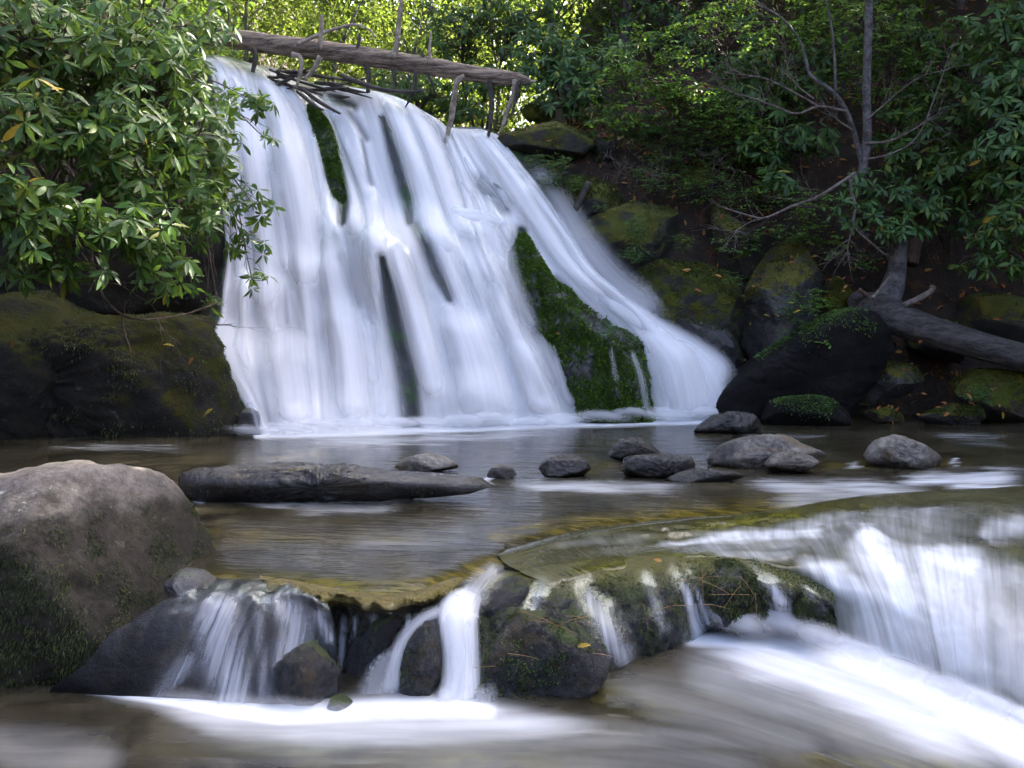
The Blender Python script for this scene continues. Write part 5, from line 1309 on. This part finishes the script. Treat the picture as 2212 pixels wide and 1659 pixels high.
def shrub(name, label, cat, root, blobs, mat, L=.15, kind='whorl', parts=0, seed=1, T=None, lowT=None, group=None, stem=None, stem_r=.02, upness=.7, face=.45, yellow=None, twig=True, rootw=None, more=1.0):
    r = np.random.default_rng(seed)
    rt = P(*root) if rootw is None else np.array(rootw)
    e = tag(empty(name, rt), label, cat, group)
    T = T or T_RHODO; lowT = lowT or T
    pos, ax = [], []
    g = Geo()
    for (bx, by, bd, rx, ry, rz, n) in blobs:
        n = int(n * more)
        c = P(bx, by, bd)
        rr = np.array([rx * bd / K, rz, ry * bd / K])
        q = r.normal(size=(n, 3)); q /= np.linalg.norm(q, axis=1, keepdims=True)
        q *= (r.random((n, 1)) ** .45)
        p = c + q * rr
        a = q * .75 + np.array([0, -face, upness]) + r.normal(0, .3, (n, 3))
        pos.append(p); ax.append(a)
        mid = (rt + c) / 2 + np.array([0, 0, .12 * np.linalg.norm(rt - c)]) + r.normal(0, .08, 3)
        limb = catmull([rt, mid, c], 12)
        gtube(g, limb, np.linspace(stem_r, stem_r * .4, 12), 6, cap=False)
        if twig:
            for k in range(n):
                i = r.integers(6, 12)
                s_ = limb[i]; e_ = p[k]
                m_ = (s_ + e_) / 2 + r.normal(0, .05, 3) + np.array([0, 0, -.04])
                gtube(g, catmull([s_, m_, e_], 5), np.linspace(stem_r * .32, stem_r * .16, 5), 3, cap=False)
    g.build('stems', stem or M_stem, e)
    pos = np.vstack(pos); ax = np.vstack(ax)
    LP, LR, LS = (whorls if kind == 'whorl' else sprays)(pos, ax, L, r)
    if parts:
        x, y = proj(LP)
        inside = (x > 0) & (x < 2212) & (y > 0) & (y < 1659)
        score = LS / LP[:, 1] + r.normal(0, .004 * L / .15, len(LP)) + np.where(inside, 0, -9) - .015 * (LP[:, 1] - LP[:, 1].min())
        idx = np.argsort(-score)
        a, b = idx[:parts], idx[parts:]
    else:
        a, b = np.array([], int), np.arange(len(LP))
    if yellow:
        ya, a = a[:yellow], a[yellow:]
        leaf_objects(e, T, name + 'y', M_leaf_yellow, LP[ya], LR[ya], LS[ya], label='yellowed leaf')
    if len(a):
        leaf_objects(e, T, 'T%d' % id(T), mat, LP[a], LR[a], LS[a])
    V, F = place(lowT, LP[b], LR[b], LS[b])
    o = obj('foliage', V, F, mat, e, attrs={'rnd': np.repeat(r.random(len(b)), len(lowT[0]))})
    o['kind'] = 'stuff'
    return e

M_rhodo = leaf_mat('rhododendron_leaf', [(0, (.017, .050, .014)), (.35, (.038, .100, .020)), (.7, (.066, .148, .026)), (.93, (.10, .17, .025)), (1, (.18, .19, .02))], rough=.45, tw=.28)
M_rhodo_blue = leaf_mat('rhododendron_leaf_bluish', [(0, (.024, .070, .026)), (.5, (.060, .145, .040)), (.95, (.105, .20, .048)), (1, (.17, .21, .03))], rough=.42, tw=.25)
M_broad = leaf_mat('broad_leaf', [(0, (.07, .17, .03)), (.5, (.13, .28, .045)), (.9, (.20, .34, .05)), (1, (.30, .33, .04))], rough=.5, tw=.4)
M_vine = leaf_mat('vine_leaf', [(0, (.04, .10, .024)), (.6, (.09, .19, .038)), (1, (.15, .24, .045))], rough=.5, tw=.3)
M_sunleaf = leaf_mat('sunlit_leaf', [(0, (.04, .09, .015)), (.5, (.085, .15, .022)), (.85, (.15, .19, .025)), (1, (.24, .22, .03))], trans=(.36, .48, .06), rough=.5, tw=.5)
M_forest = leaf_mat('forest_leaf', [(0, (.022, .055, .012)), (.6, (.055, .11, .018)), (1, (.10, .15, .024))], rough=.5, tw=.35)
M_leaf_yellow = leaf_mat('yellow_leaf', [(0, (.45, .27, .02)), (.6, (.38, .30, .03)), (1, (.28, .30, .04))], rough=.5, tw=.3)
M_fern = leaf_mat('bank_plant_leaf', [(0, (.04, .10, .03)), (.6, (.08, .18, .05)), (1, (.14, .25, .07))], rough=.5, tw=.35)

G_RH = 'rhododendrons on the left bank'
shrub('rhododendron', 'large glossy rhododendron filling the upper left corner beside the falls', 'rhododendron', (150, 480, 9.6),
      [(40, 80, 7.2, 190, 110, .6, 60), (250, 110, 7.8, 170, 110, .6, 60), (370, 150, 8.5, 90, 100, .5, 34), (60, 260, 6.9, 160, 100, .5, 44), (240, 280, 7.4, 140, 110, .5, 44), (390, 300, 8.2, 100, 100, .5, 34), (-220, 200, 7.0, 150, 250, .7, 50)],
      M_rhodo, .15, more=1.6, parts=300, seed=101, lowT=T_RHODO_S, group=G_RH, stem_r=.028, yellow=8)
shrub('rhododendron', 'rhododendron with star-shaped leaf whorls leaning over the left cliff', 'rhododendron', (60, 500, 11.0),
      [(50, 420, 6.5, 130, 70, .4, 26), (60, 510, 6.6, 120, 50, .35, 22), (190, 470, 6.9, 110, 70, .4, 26), (300, 490, 7.4, 100, 70, .4, 24), (350, 560, 7.6, 70, 55, .3, 16), (120, 570, 7.0, 130, 40, .3, 18), (250, 380, 7.6, 120, 60, .4, 26), (420, 430, 8.2, 60, 70, .3, 18), (-150, 480, 6.6, 120, 90, .5, 20)],
      M_rhodo, .155, more=1.35, parts=300, seed=102, lowT=T_RHODO_S, group=G_RH, stem_r=.022, yellow=5)
shrub('rhododendron', 'thin rhododendron sprays hanging in front of the white falls', 'rhododendron', (340, 250, 11.0),
      [(470, 300, 9.0, 60, 70, .3, 16), (545, 215, 9.6, 45, 40, .2, 8), (480, 420, 9.1, 60, 60, .3, 12), (545, 440, 9.3, 50, 50, .2, 8), (530, 530, 9.4, 40, 50, .2, 8), (545, 605, 9.4, 40, 26, .15, 4), (470, 650, 9.3, 45, 24, .15, 4), (330, 610, 8.6, 50, 36, .2, 6), (420, 230, 9.2, 50, 60, .3, 10), (440, 60, 9.4, 60, 50, .3, 10), (575, 300, 9.6, 25, 25, .15, 2), (480, 210, 9.2, 40, 50, .3, 6), (470, 380, 9.0, 50, 60, .3, 12), (440, 480, 8.8, 50, 50, .25, 10), (400, 600, 8.6, 50, 40, .2, 7)],
      M_rhodo, .13, more=1.25, parts=260, seed=103, lowT=T_RHODO_S, group=G_RH, stem_r=.013, upness=.25, yellow=4)
shrub('rhododendron', 'shaded rhododendron thicket behind the large glossy one', 'rhododendron', (100, 420, 11.5),
      [(60, 60, 9.6, 260, 130, .8, 90), (320, 60, 10.2, 200, 110, .8, 80), (150, 260, 9.4, 220, 120, .6, 80), (360, 250, 10.4, 110, 110, .5, 50), (-350, 150, 9.5, 200, 250, .8, 60), (140, -120, 9.5, 420, 90, 1.0, 60)],
      M_rhodo_blue, .16, seed=104, T=T_RHODO_S, group=G_RH, stem_r=.03)

G_RB = 'rhododendrons on the right bank'
rb = [
    ('dense dark rhododendron above the broken end of the log', (1040, 330, 15.5), [(1000, 60, 15.2, 120, 90, .7, 110), (1120, 40, 15.0, 110, 80, .7, 90), (1060, 170, 14.6, 80, 60, .4, 40)], M_rhodo, .15, 110, 111),
    ('blue-green rhododendron spreading over the flat mossy shelf', (1240, 300, 14.6), [(1180, 130, 14.2, 110, 80, .6, 90), (1290, 150, 14.0, 110, 90, .6, 90), (1230, 215, 13.8, 80, 40, .3, 30)], M_rhodo_blue, .16, 150, 112),
    ('low rhododendron seen through the gap under the log', (900, 260, 15.2), [(930, 210, 14.6, 90, 45, .4, 60), (860, 180, 14.8, 80, 40, .4, 50), (1010, 235, 14.2, 60, 40, .3, 30)], M_rhodo, .13, 60, 113),
    ('rhododendron with dark whorls left of the slender tree', (1700, 420, 13.2), [(1660, 320, 12.8, 70, 50, .4, 34), (1740, 300, 12.9, 70, 50, .4, 34), (1690, 390, 12.5, 45, 35, .3, 14), (1620, 240, 13.4, 90, 60, .5, 40)], M_rhodo_blue, .17, 110, 114),
    ('big rhododendron behind the slender tree on its right', (2050, 560, 12.3), [(2000, 340, 11.9, 90, 70, .4, 50), (2100, 380, 11.6, 100, 80, .5, 70), (2060, 240, 12.2, 110, 90, .5, 70), (1940, 270, 12.3, 60, 60, .4, 30)], M_rhodo, .16, 150, 115),
    ('glossy rhododendron crowding the right edge of the picture', (2230, 520, 11.5), [(2190, 180, 11.0, 90, 120, .5, 80), (2190, 330, 10.9, 90, 90, .5, 70), (2330, 250, 11.0, 110, 200, .6, 70), (2150, 60, 11.4, 110, 80, .5, 60)], M_rhodo_blue, .17, 180, 116),
    ('low rhododendron sprays drooping over the olive boulder', (2240, 600, 11.4), [(2140, 520, 10.8, 60, 40, .25, 16), (2190, 480, 10.7, 60, 60, .3, 26), (2110, 565, 10.7, 40, 25, .2, 7), (2200, 570, 10.7, 50, 30, .2, 10)], M_rhodo, .16, 130, 117),
    ('rhododendron tangled round the leaning reddish trunk', (1930, 560, 12.0), [(1880, 400, 11.8, 60, 40, .3, 24), (1950, 430, 11.6, 80, 50, .35, 36), (1850, 460, 11.6, 60, 40, .3, 18), (1930, 500, 11.4, 70, 30, .3, 16), (2040, 460, 11.6, 70, 50, .3, 26)], M_rhodo_blue, .15, 140, 118),
    ('tall rhododendron along the top right behind the trunks', (2000, 300, 14.0), [(1960, 90, 13.2, 120, 80, .6, 80), (2080, 120, 12.8, 110, 90, .6, 80), (1980, 190, 12.9, 100, 50, .5, 50)], M_rhodo, .16, 90, 119),
    ('leafy rhododendron filling the slope left of the bare twigs', (1660, 260, 14.4), [(1620, 150, 13.9, 80, 60, .4, 60), (1700, 200, 13.7, 80, 60, .4, 60), (1780, 130, 13.9, 70, 60, .4, 50), (1570, 210, 13.9, 60, 50, .4, 40)], M_rhodo, .15, 60, 121),
    ('deep shaded rhododendron behind the pale green sapling', (1500, 300, 16.2), [(1420, 80, 15.6, 130, 100, .8, 100), (1560, 100, 15.2, 130, 110, .8, 100), (1500, 220, 14.8, 120, 60, .5, 60), (1680, 150, 14.6, 110, 110, .6, 80)], M_rhodo_blue, .15, 60, 120),
]
for lab, root, blobs, m, L, parts, sd in rb:
    shrub('rhododendron', lab, 'rhododendron', root, blobs, m, L, parts=parts, seed=sd, T=T_RHODO_S, group=G_RB, stem_r=.022, yellow=1)

G_SP = 'pale green saplings on the right bank'
for lab, root, blobs, parts, sd in [
    ('pale green broad-leaved sapling arching over the shelf rocks', (1480, 330, 13.8), [(1400, 120, 13.0, 110, 80, .5, 90), (1330, 170, 13.0, 70, 70, .4, 45), (1450, 200, 13.0, 80, 50, .4, 45), (1330, 250, 12.9, 60, 30, .3, 20)], 200, 131),
    ('bright leafy sapling crown at the top beside the leaning stem', (1640, 260, 13.4), [(1560, 40, 12.6, 110, 50, .5, 60), (1690, 70, 12.4, 90, 50, .4, 50), (1780, 40, 12.4, 90, 50, .4, 50), (1650, -60, 12.5, 260, 50, .8, 80)], 180, 132),
    ('light green sapling leaves right behind the straight trunk', (1920, 330, 13.2), [(1920, 130, 12.7, 90, 70, .4, 60), (1900, 40, 12.6, 120, 60, .5, 60), (1960, 210, 12.6, 80, 40, .4, 40), (1830, 150, 12.8, 50, 60, .3, 30)], 150, 133),
    ('small sapling with wide leaves beneath the slender tree', (1770, 520, 12.2), [(1745, 450, 11.9, 45, 26, .2, 9), (1790, 420, 11.9, 50, 30, .2, 9)], 70, 134)]:
    shrub('sapling', lab, 'sapling', root, blobs, M_broad, .085, 'spray', parts=parts, seed=sd, T=T_BROAD, group=G_SP, stem_r=.014)

shrub('vine_thicket', 'small-leaved vine thicket hanging over the shadowed bank rock', 'vine', (1500, 300, 14.0),
      [(1400, 290, 13.2, 70, 40, .3, 140), (1480, 300, 13.1, 90, 60, .35, 240), (1560, 340, 13.0, 70, 60, .3, 160), (1520, 230, 13.3, 110, 50, .4, 180), (1440, 350, 13.0, 60, 30, .3, 90)], M_vine, .045, 'spray', seed=141, T=T_SMALL, stem_r=.012)
g = Geo()
for k in range(60):
    x = rs.uniform(1300, 1600); y = 330 + rs.uniform(-20, 60)
    twigs(g, P(x, y, 12.95 + rs.uniform(-.2, .2)), np.array([rs.normal(0, .6), rs.normal(0, .3), -1.0]), rs.uniform(.2, .5), .004, 1, rs, bend=1.4)
vt = tag(g.build('dead_vine_twigs', M_twig), 'tangle of bare brown twigs dangling below the vine thicket', 'twigs', kind='stuff')

# small plants on the bank rocks
G_BP = 'small plants on the right bank rocks'
for lab, (a, b, d, rx, ry, rz, n), L, m in [
    ('round cushion of small leaves against the mossy shelf', (1158, 348, 12.75, 30, 24, .12, 90), .03, M_fern), ('feathery green tuft on the edge of the mossy shelf', (1210, 350, 12.6, 28, 20, .12, 60), .035, M_fern),
    ('lush green clump growing under the shelf beside the falls', (1195, 388, 12.55, 38, 24, .14, 110), .03, M_fern), ('pale green clump on the sloping mossy step', (1248, 395, 12.5, 22, 20, .1, 60), .03, M_fern),
    ('green leafy clump growing in the crack below the brown rock', (1372, 500, 12.1, 26, 38, .12, 100), .035, M_fern), ('low leafy clump above the dome of rock', (1370, 550, 12.0, 34, 18, .12, 70), .035, M_fern),
    ('small green tuft in the dark hollow of the bank', (1475, 520, 12.3, 24, 20, .1, 50), .035, M_vine), ('sprig of leaves on the step near the dead stick', (1305, 445, 12.35, 16, 12, .08, 20), .03, M_fern),
    ('leafy green plants on the flank of the tilted rock', (1710, 665, 11.6, 34, 40, .12, 110), .03, M_fern), ('bright clover-like leaves below the mossy shoulder', (1770, 655, 11.5, 30, 40, .12, 60), .04, M_broad),
    ('green trailing plant between the tilted rock and the slab', (1700, 730, 11.5, 24, 24, .1, 60), .03, M_fern), ('pale fern tuft on the brown boulder under the log', (2112, 848, 10.98, 28, 22, .12, 110), .03, M_fern),
    ('three-leaved sprig hanging on the black slab', (1775, 737, 11.05, 10, 8, .04, 5), .05, M_broad), ('little plants among fallen leaves on the rock dome', (1590, 600, 11.85, 26, 18, .1, 40), .03, M_fern),
    ('sprig of leaves beside the upright grey rock', (1375, 370, 12.9, 18, 14, .1, 24), .045, M_vine)]:
    shrub('bank_plant', lab, 'plant', (a, b + ry * .6, d + .1), [(a, b, d, rx, ry, rz, n)], m, L, 'spray', seed=int(a + b), T=T_SMALL, group=G_BP, stem_r=.004, twig=False)

for lab, root, blobs, m, L, kd, T_, sd in [
    ('bright green broad-leaved bush low over the cracked brown rock', (1500, 440, 13.2), [(1420, 390, 12.75, 60, 30, .25, 60), (1500, 400, 12.7, 70, 40, .25, 80), (1580, 420, 12.6, 50, 40, .25, 50)], M_vine, .05, 'spray', T_SMALL, 151),
    ('fresh green bush between the tilted rock and the slender tree', (1800, 560, 12.3), [(1760, 500, 12.1, 45, 30, .2, 30), (1810, 530, 12.0, 40, 30, .2, 24)], M_broad, .06, 'spray', T_BROAD, 152),
    ('rhododendron shoots on the shelf edge above the falls', (1330, 330, 13.5), [(1310, 255, 13.3, 60, 30, .25, 26), (1380, 270, 13.2, 60, 30, .25, 26)], M_rhodo, .12, 'whorl', T_RHODO_S, 153),
    ('pale green leafy bush spilling over the bank above the yellow-mossed rocks', (1560, 330, 13.6), [(1470, 200, 13.0, 70, 50, .3, 70), (1560, 250, 12.9, 70, 50, .3, 70), (1640, 300, 12.8, 50, 50, .3, 46)], M_broad, .07, 'spray', T_BROAD, 155),
    ('light green creeper draping the slope below the slender tree', (1800, 440, 12.8), [(1720, 430, 12.4, 60, 40, .25, 50), (1690, 500, 12.2, 50, 30, .2, 36), (1600, 520, 12.4, 50, 30, .2, 36), (1860, 560, 11.7, 40, 25, .2, 20)], M_vine, .055, 'spray', T_BROAD, 156),
    ('leafy undergrowth in the hollow left of the leaning stem', (1640, 460, 13.0), [(1600, 300, 13.2, 70, 60, .3, 90), (1640, 410, 12.7, 60, 50, .3, 60), (1560, 260, 13.4, 70, 50, .3, 80)], M_broad, .06, 'spray', T_BROAD, 154)]:
    shrub('undergrowth_bush', lab, 'bush', root, blobs, m, L, kind=kd, seed=sd, T=T_, group='undergrowth on the right bank', stem_r=.01, parts=40)

# sunlit woodland behind and above the falls
def leaf_tree(name, label, x, y, h, crown, n, mat, L, seed, group, trunk_r=.1, base=None, clump=26, mt=None):
    """tree: tapered trunk with limbs, crown of leaf clumps spread through its volume"""
    r = np.random.default_rng(seed)
    z0 = float(ground_z(np.array([x]), np.array([y]))[0]) - .1 if base is None else base
    e = tag(empty(name, (x, y, z0)), label, 'tree', group)
    g = Geo()
    top = np.array([x + r.normal(0, .3), y + r.normal(0, .3), z0 + h])
    tp = catmull([np.array([x, y, z0]), np.array([x + r.normal(0, .15), y, z0 + h * .5]), top], 14)
    gtube(g, tp, np.linspace(trunk_r, trunk_r * .25, 14), 8, cap=False)
    cw, cb = crown          # crown radius, crown base fraction
    cen = []
    for k in range(clump):
        t = r.uniform(cb, 1.02)
        rr = cw * (1 - abs(2 * (t - cb) / (1.02 - cb) - .9) ** 2 * .55) * r.uniform(.35, 1)
        a = r.uniform(0, 6.283)
        c = np.array([x + rr * math.cos(a), y + rr * math.sin(a), z0 + h * t])
        i = int(np.clip((t - .12) * 13, 0, 13))
        gtube(g, catmull([tp[i], (tp[i] + c) / 2 + np.array([0, 0, .1]), c], 6), np.linspace(trunk_r * .3, .006, 6), 4, cap=False)
        cen.append(c)
    g.build('trunk', mt or M_bark, e)
    cen = np.array(cen)
    ci = r.integers(0, clump, n)
    p = cen[ci] + r.normal(0, cw * .24, (n, 3)) * np.array([1, 1, .7])
    d = r.normal(0, 1, (n, 3)); d[:, 2] -= .4
    up = np.array([0, 0, 1.0]) + r.normal(0, .5, (n, 3))
    V, F = place(T_CHIP, p, frames(d, up), L * r.uniform(.6, 1.2, n))
    o = obj('crown', V, F, mat, e, attrs={'rnd': np.repeat(r.random(n), 4)}, smooth=False)
    o['kind'] = 'stuff'
    return e

rt_ = np.random.default_rng(5)
for k, (x, y, h, wtxt) in enumerate([(7.3, 12.4, 9.0, 'high over the fallen trunk'), (9.0, 11.0, 9.5, 'just outside the right edge'), (9.6, 14.4, 10.0, 'outside the upper right corner')]):
    leaf_tree('sun_blocker_tree', 'tall tree added to block sun, standing ' + wtxt, x, y, h, (2.5, .42), 9000, M_forest, .21, 400 + k, 'added sun-blocking trees on the right bank', trunk_r=.14, clump=60)  # added mostly out of frame to keep sun patches off the boulder
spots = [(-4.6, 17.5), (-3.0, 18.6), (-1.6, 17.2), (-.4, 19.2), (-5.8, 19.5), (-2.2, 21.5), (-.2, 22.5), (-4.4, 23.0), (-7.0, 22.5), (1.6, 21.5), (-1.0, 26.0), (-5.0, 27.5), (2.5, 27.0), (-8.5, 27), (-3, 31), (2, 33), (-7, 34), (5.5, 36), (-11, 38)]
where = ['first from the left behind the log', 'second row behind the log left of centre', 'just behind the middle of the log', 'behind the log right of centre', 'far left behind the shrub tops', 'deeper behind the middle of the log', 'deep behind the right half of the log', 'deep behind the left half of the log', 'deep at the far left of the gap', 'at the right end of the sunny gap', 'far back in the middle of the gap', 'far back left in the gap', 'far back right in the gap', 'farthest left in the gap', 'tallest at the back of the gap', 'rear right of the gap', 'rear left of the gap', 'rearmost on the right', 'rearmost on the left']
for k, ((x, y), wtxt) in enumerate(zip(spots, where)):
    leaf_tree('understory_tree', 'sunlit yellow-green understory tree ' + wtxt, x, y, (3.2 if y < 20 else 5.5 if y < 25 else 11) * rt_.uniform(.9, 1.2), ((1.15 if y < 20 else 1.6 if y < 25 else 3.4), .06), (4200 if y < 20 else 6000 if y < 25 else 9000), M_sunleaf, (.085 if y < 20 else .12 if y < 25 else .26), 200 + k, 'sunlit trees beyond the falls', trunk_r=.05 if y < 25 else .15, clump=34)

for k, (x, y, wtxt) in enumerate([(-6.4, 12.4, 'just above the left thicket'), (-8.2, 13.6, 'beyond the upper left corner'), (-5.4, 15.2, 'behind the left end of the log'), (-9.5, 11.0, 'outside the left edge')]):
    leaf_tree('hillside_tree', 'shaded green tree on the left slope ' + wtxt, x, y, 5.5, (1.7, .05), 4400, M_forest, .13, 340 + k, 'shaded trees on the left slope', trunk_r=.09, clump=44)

# shaded woodland on the right-hand hill, crowns above the frame; first two added as sun blockers
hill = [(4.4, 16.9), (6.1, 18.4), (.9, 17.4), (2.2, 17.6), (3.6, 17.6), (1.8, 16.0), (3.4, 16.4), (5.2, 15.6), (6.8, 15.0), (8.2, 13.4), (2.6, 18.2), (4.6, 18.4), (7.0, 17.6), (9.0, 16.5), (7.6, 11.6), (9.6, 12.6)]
hw = ['added to block sun, high above the leaning bare stem', 'added to block sun, tall behind the right skyline', 'in the dip behind the log end', 'behind the dense dark rhododendron', 'behind the shelf rhododendron', 'above the end of the log', 'above the shelf rhododendron', 'above the vine thicket', 'above the slender tree', 'at the top right corner', 'behind the hill shrubs at centre', 'behind the pale sapling', 'behind the slender tree top', 'far up behind the right edge', 'beyond the right edge', 'highest on the right slope']
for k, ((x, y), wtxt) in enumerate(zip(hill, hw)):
    leaf_tree('hillside_tree', 'shaded dark green hillside tree ' + wtxt, x, y, rt_.uniform(4.5, 6.5) + (2.5 if x > 6.5 else 0), (1.7, .05), 4400, M_forest, .13, 300 + k, 'shaded trees on the right hillside', trunk_r=.09, clump=44)  # extra height at the right added to block the sun

# ------------------------------------------------------------------ fallen leaves, pine needles, hanging leaves
rl = np.random.default_rng(88)
T_FALL = leaf_tmpl(4, .24, .3, .25, 'ovate')
def fallen(px_, py_, d, label, mat=None, L=.07, up=(0, -.5, 1), dirv=None):
    p = P(px_, py_, d)
    dv = np.array([[rl.normal(), rl.normal() * .4, rl.normal() * .4]]) if dirv is None else np.array([dirv], float)
    R = frames(dv, np.array([up], float) + rl.normal(0, .2, (1, 3)))
    V, F = place(T_FALL, p[None], R, np.array([L]))
    tag(obj('fallen_leaf', V, F, mat or M_brownleaf, attrs={'rnd': np.full(len(V), rl.random())}), label, 'leaf', 'fallen leaves')
for a, b, d, lab, m, L in [
    (460, 883, 9.95, 'narrow orange leaf standing on the left cliff face low by the falls', M_leaf_yellow, .12), (28, 735, 9.4, 'orange leaf hanging against the rock at the far left', M_brownleaf, .12),
    (352, 745, 9.6, 'curled yellow-brown leaf dangling under the rhododendron branch', M_leaf_yellow, .11), (418, 772, 9.9, 'tan leaf stuck on the dark cliff near the falls', M_brownleaf, .09),
    (1210, 722, 11.05, 'pale leaf lying on the bright moss of the wedge rock', M_brownleaf, .06), (1248, 1397, 4.55, 'orange leaf on the black mossy rock in the foreground', M_leaf_yellow, .06),
    (1480, 583, 11.7, 'red leaf on the top of the rock dome', M_brownleaf, .09), (1560, 600, 11.65, 'brown leaf at the right end of the rock dome', M_brownleaf, .10), (1650, 680, 11.5, 'orange leaf low on the tilted rock', M_leaf_yellow, .07),
    (1672, 678, 11.5, 'yellow leaf beside the orange one on the tilted rock', M_leaf_yellow, .07), (1700, 655, 11.45, 'orange leaf in the middle of the tilted rock', M_leaf_yellow, .08), (1730, 670, 11.4, 'orange leaf among the clover-like leaves', M_leaf_yellow, .09),
    (1360, 437, 12.1, 'yellow-brown leaf hanging below the cracked rock', M_leaf_yellow, .10), (1180, 305, 12.7, 'white-tan leaf on the flat mossy shelf', M_brownleaf, .10), (1990, 850, 11.0, 'pale leaf fleck on the low flat wet rock', M_brownleaf, .07),
    (1985, 742, 11.2, 'brown leaf on the grey wedge-shaped rock', M_brownleaf, .09), (2090, 742, 11.6, 'tan leaf on the boulder above the log', M_brownleaf, .10), (2145, 690, 11.6, 'tan leaf on the olive boulder at the right edge', M_brownleaf, .10),
    (2100, 868, 10.9, 'reddish leaf under the fern tuft', M_brownleaf, .14), (2165, 890, 10.9, 'orange leaf on the lowest rock at the right edge', M_leaf_yellow, .08), (1620, 695, 11.6, 'small orange leaf by the crest of the black slab', M_leaf_yellow, .06),
    (1500, 625, 11.55, 'brown leaf on the front of the rock dome', M_brownleaf, .10), (1330, 405, 12.3, 'yellow leaf on the brown bank rock', M_leaf_yellow, .08),
    (1430, 1213, 5.35, 'tiny red-brown leaf on the lip of the wet ledge', M_brownleaf, .05)]:
    fallen(a, b, d, lab, m, L)
# leaf litter on the banks
LX_ = np.concatenate([rl.uniform(.6, 7.5, 2600)]); LY_ = rl.uniform(11.6, 15.2, 2600)
LZ_ = ground_z(LX_, LY_) + .22 * fbm(np.stack([LX_ * .9, LY_ * .9, 0 * LX_], 1), 4, .55, 2) * sstep(-1.0, .3, ground_z(LX_, LY_)) + .015
lpz = np.stack([LX_, LY_, LZ_], 1)
V, F = place(T_FALL, lpz, frames(rl.normal(0, 1, (2600, 3)), np.array([0, -.8, 1.0]) + rl.normal(0, .5, (2600, 3))), rl.uniform(.05, .11, 2600))
o = tag(obj('leaf_litter', V, F, M_brownleaf, attrs={'rnd': np.repeat(rl.random(2600), len(T_FALL[0]))}), 'brown and rusty leaf litter strewn over the dark right bank', 'leaf litter', kind='stuff')
# pine needles and grass stems on the ledge
M_needle = bark_mat('dry_needle', (.28, .15, .06), (.45, .28, .13), scale=4)
for k in range(26):
    a = rl.uniform(1050, 1300) if k < 14 else rl.uniform(1370, 1680)
    b = rl.uniform(1330, 1480) if k < 14 else rl.uniform(1235, 1340)
    d = (4.62 if k < 14 else 5.0) + rl.uniform(-.02, .06) + (.0 if k < 14 else (a - 1400) * .0007)
    th = rl.uniform(0, 3.14); l = rl.uniform(25, 60)
    pts = [(a - l * math.cos(th), b - l * math.sin(th) * .7, d), (a, b - rl.uniform(0, 8), d - .01), (a + l * math.cos(th), b + l * math.sin(th) * .7, d)]
    V, F = tube(pth(pts), np.full(3, .0013), 4, 8)
    tag(obj('pine_needle', V, F, M_needle), 'dry tan pine needle lying on the ' + ('black mossy foreground rock' if k < 14 else 'wet ledge right of the small waterfall'), 'needle', 'pine needles on the ' + ('black mossy rock' if k < 14 else 'wet ledge'))

# bare branches drooping out of the left thicket
for k, (pts, w, lab) in enumerate([([(196, 540, 8.6), (202, 575, 8.5), (217, 630, 8.4), (253, 673, 8.4), (300, 690, 8.5), (360, 686, 8.7), (410, 676, 8.9), (478, 652, 9.2)], 8, 'curved brown branch sweeping under the left thicket towards the falls'),
                 ([(176, 545, 8.6), (217, 603, 8.5), (260, 616, 8.5), (300, 641, 8.6), (330, 660, 8.7)], 4, 'thin twig above the sweeping branch under the left thicket'),
                 ([(262, 680, 8.4), (270, 720, 8.4), (287, 762, 8.4), (312, 764, 8.4)], 4, 'hooked twig hanging in front of the left cliff'),
                 ([(400, 678, 8.9), (430, 690, 9.0), (470, 702, 9.1), (500, 700, 9.2)], 4, 'fine twig tip reaching over the edge of the falls'),
                 ([(340, 690, 8.6), (355, 715, 8.6), (392, 745, 8.7)], 3, 'pale straight twig against the dark cliff'),
                 ([(20, 560, 8.0), (90, 580, 8.2), (125, 620, 8.4), (185, 610, 8.5)], 3, 'looping thin twig in the dark hollow at far left')]):
    g = Geo()
    pp = catmull(pth(pts), 30)
    gtube(g, pp, np.linspace(w, w * .4, 30) * 8.6 / K / 2, 6, cap=False)
    for q in range(5):
        i = rl.integers(8, 29)
        dv = pp[min(i + 1, 29)] - pp[i - 1]; dv /= np.linalg.norm(dv)
        twigs(g, pp[i], dv + rl.normal(0, .5, 3), rl.uniform(.1, .28), .003, 1, rl)
    tag(g.build('bare_branch', M_stem), lab, 'branch', 'branches under the left thicket')
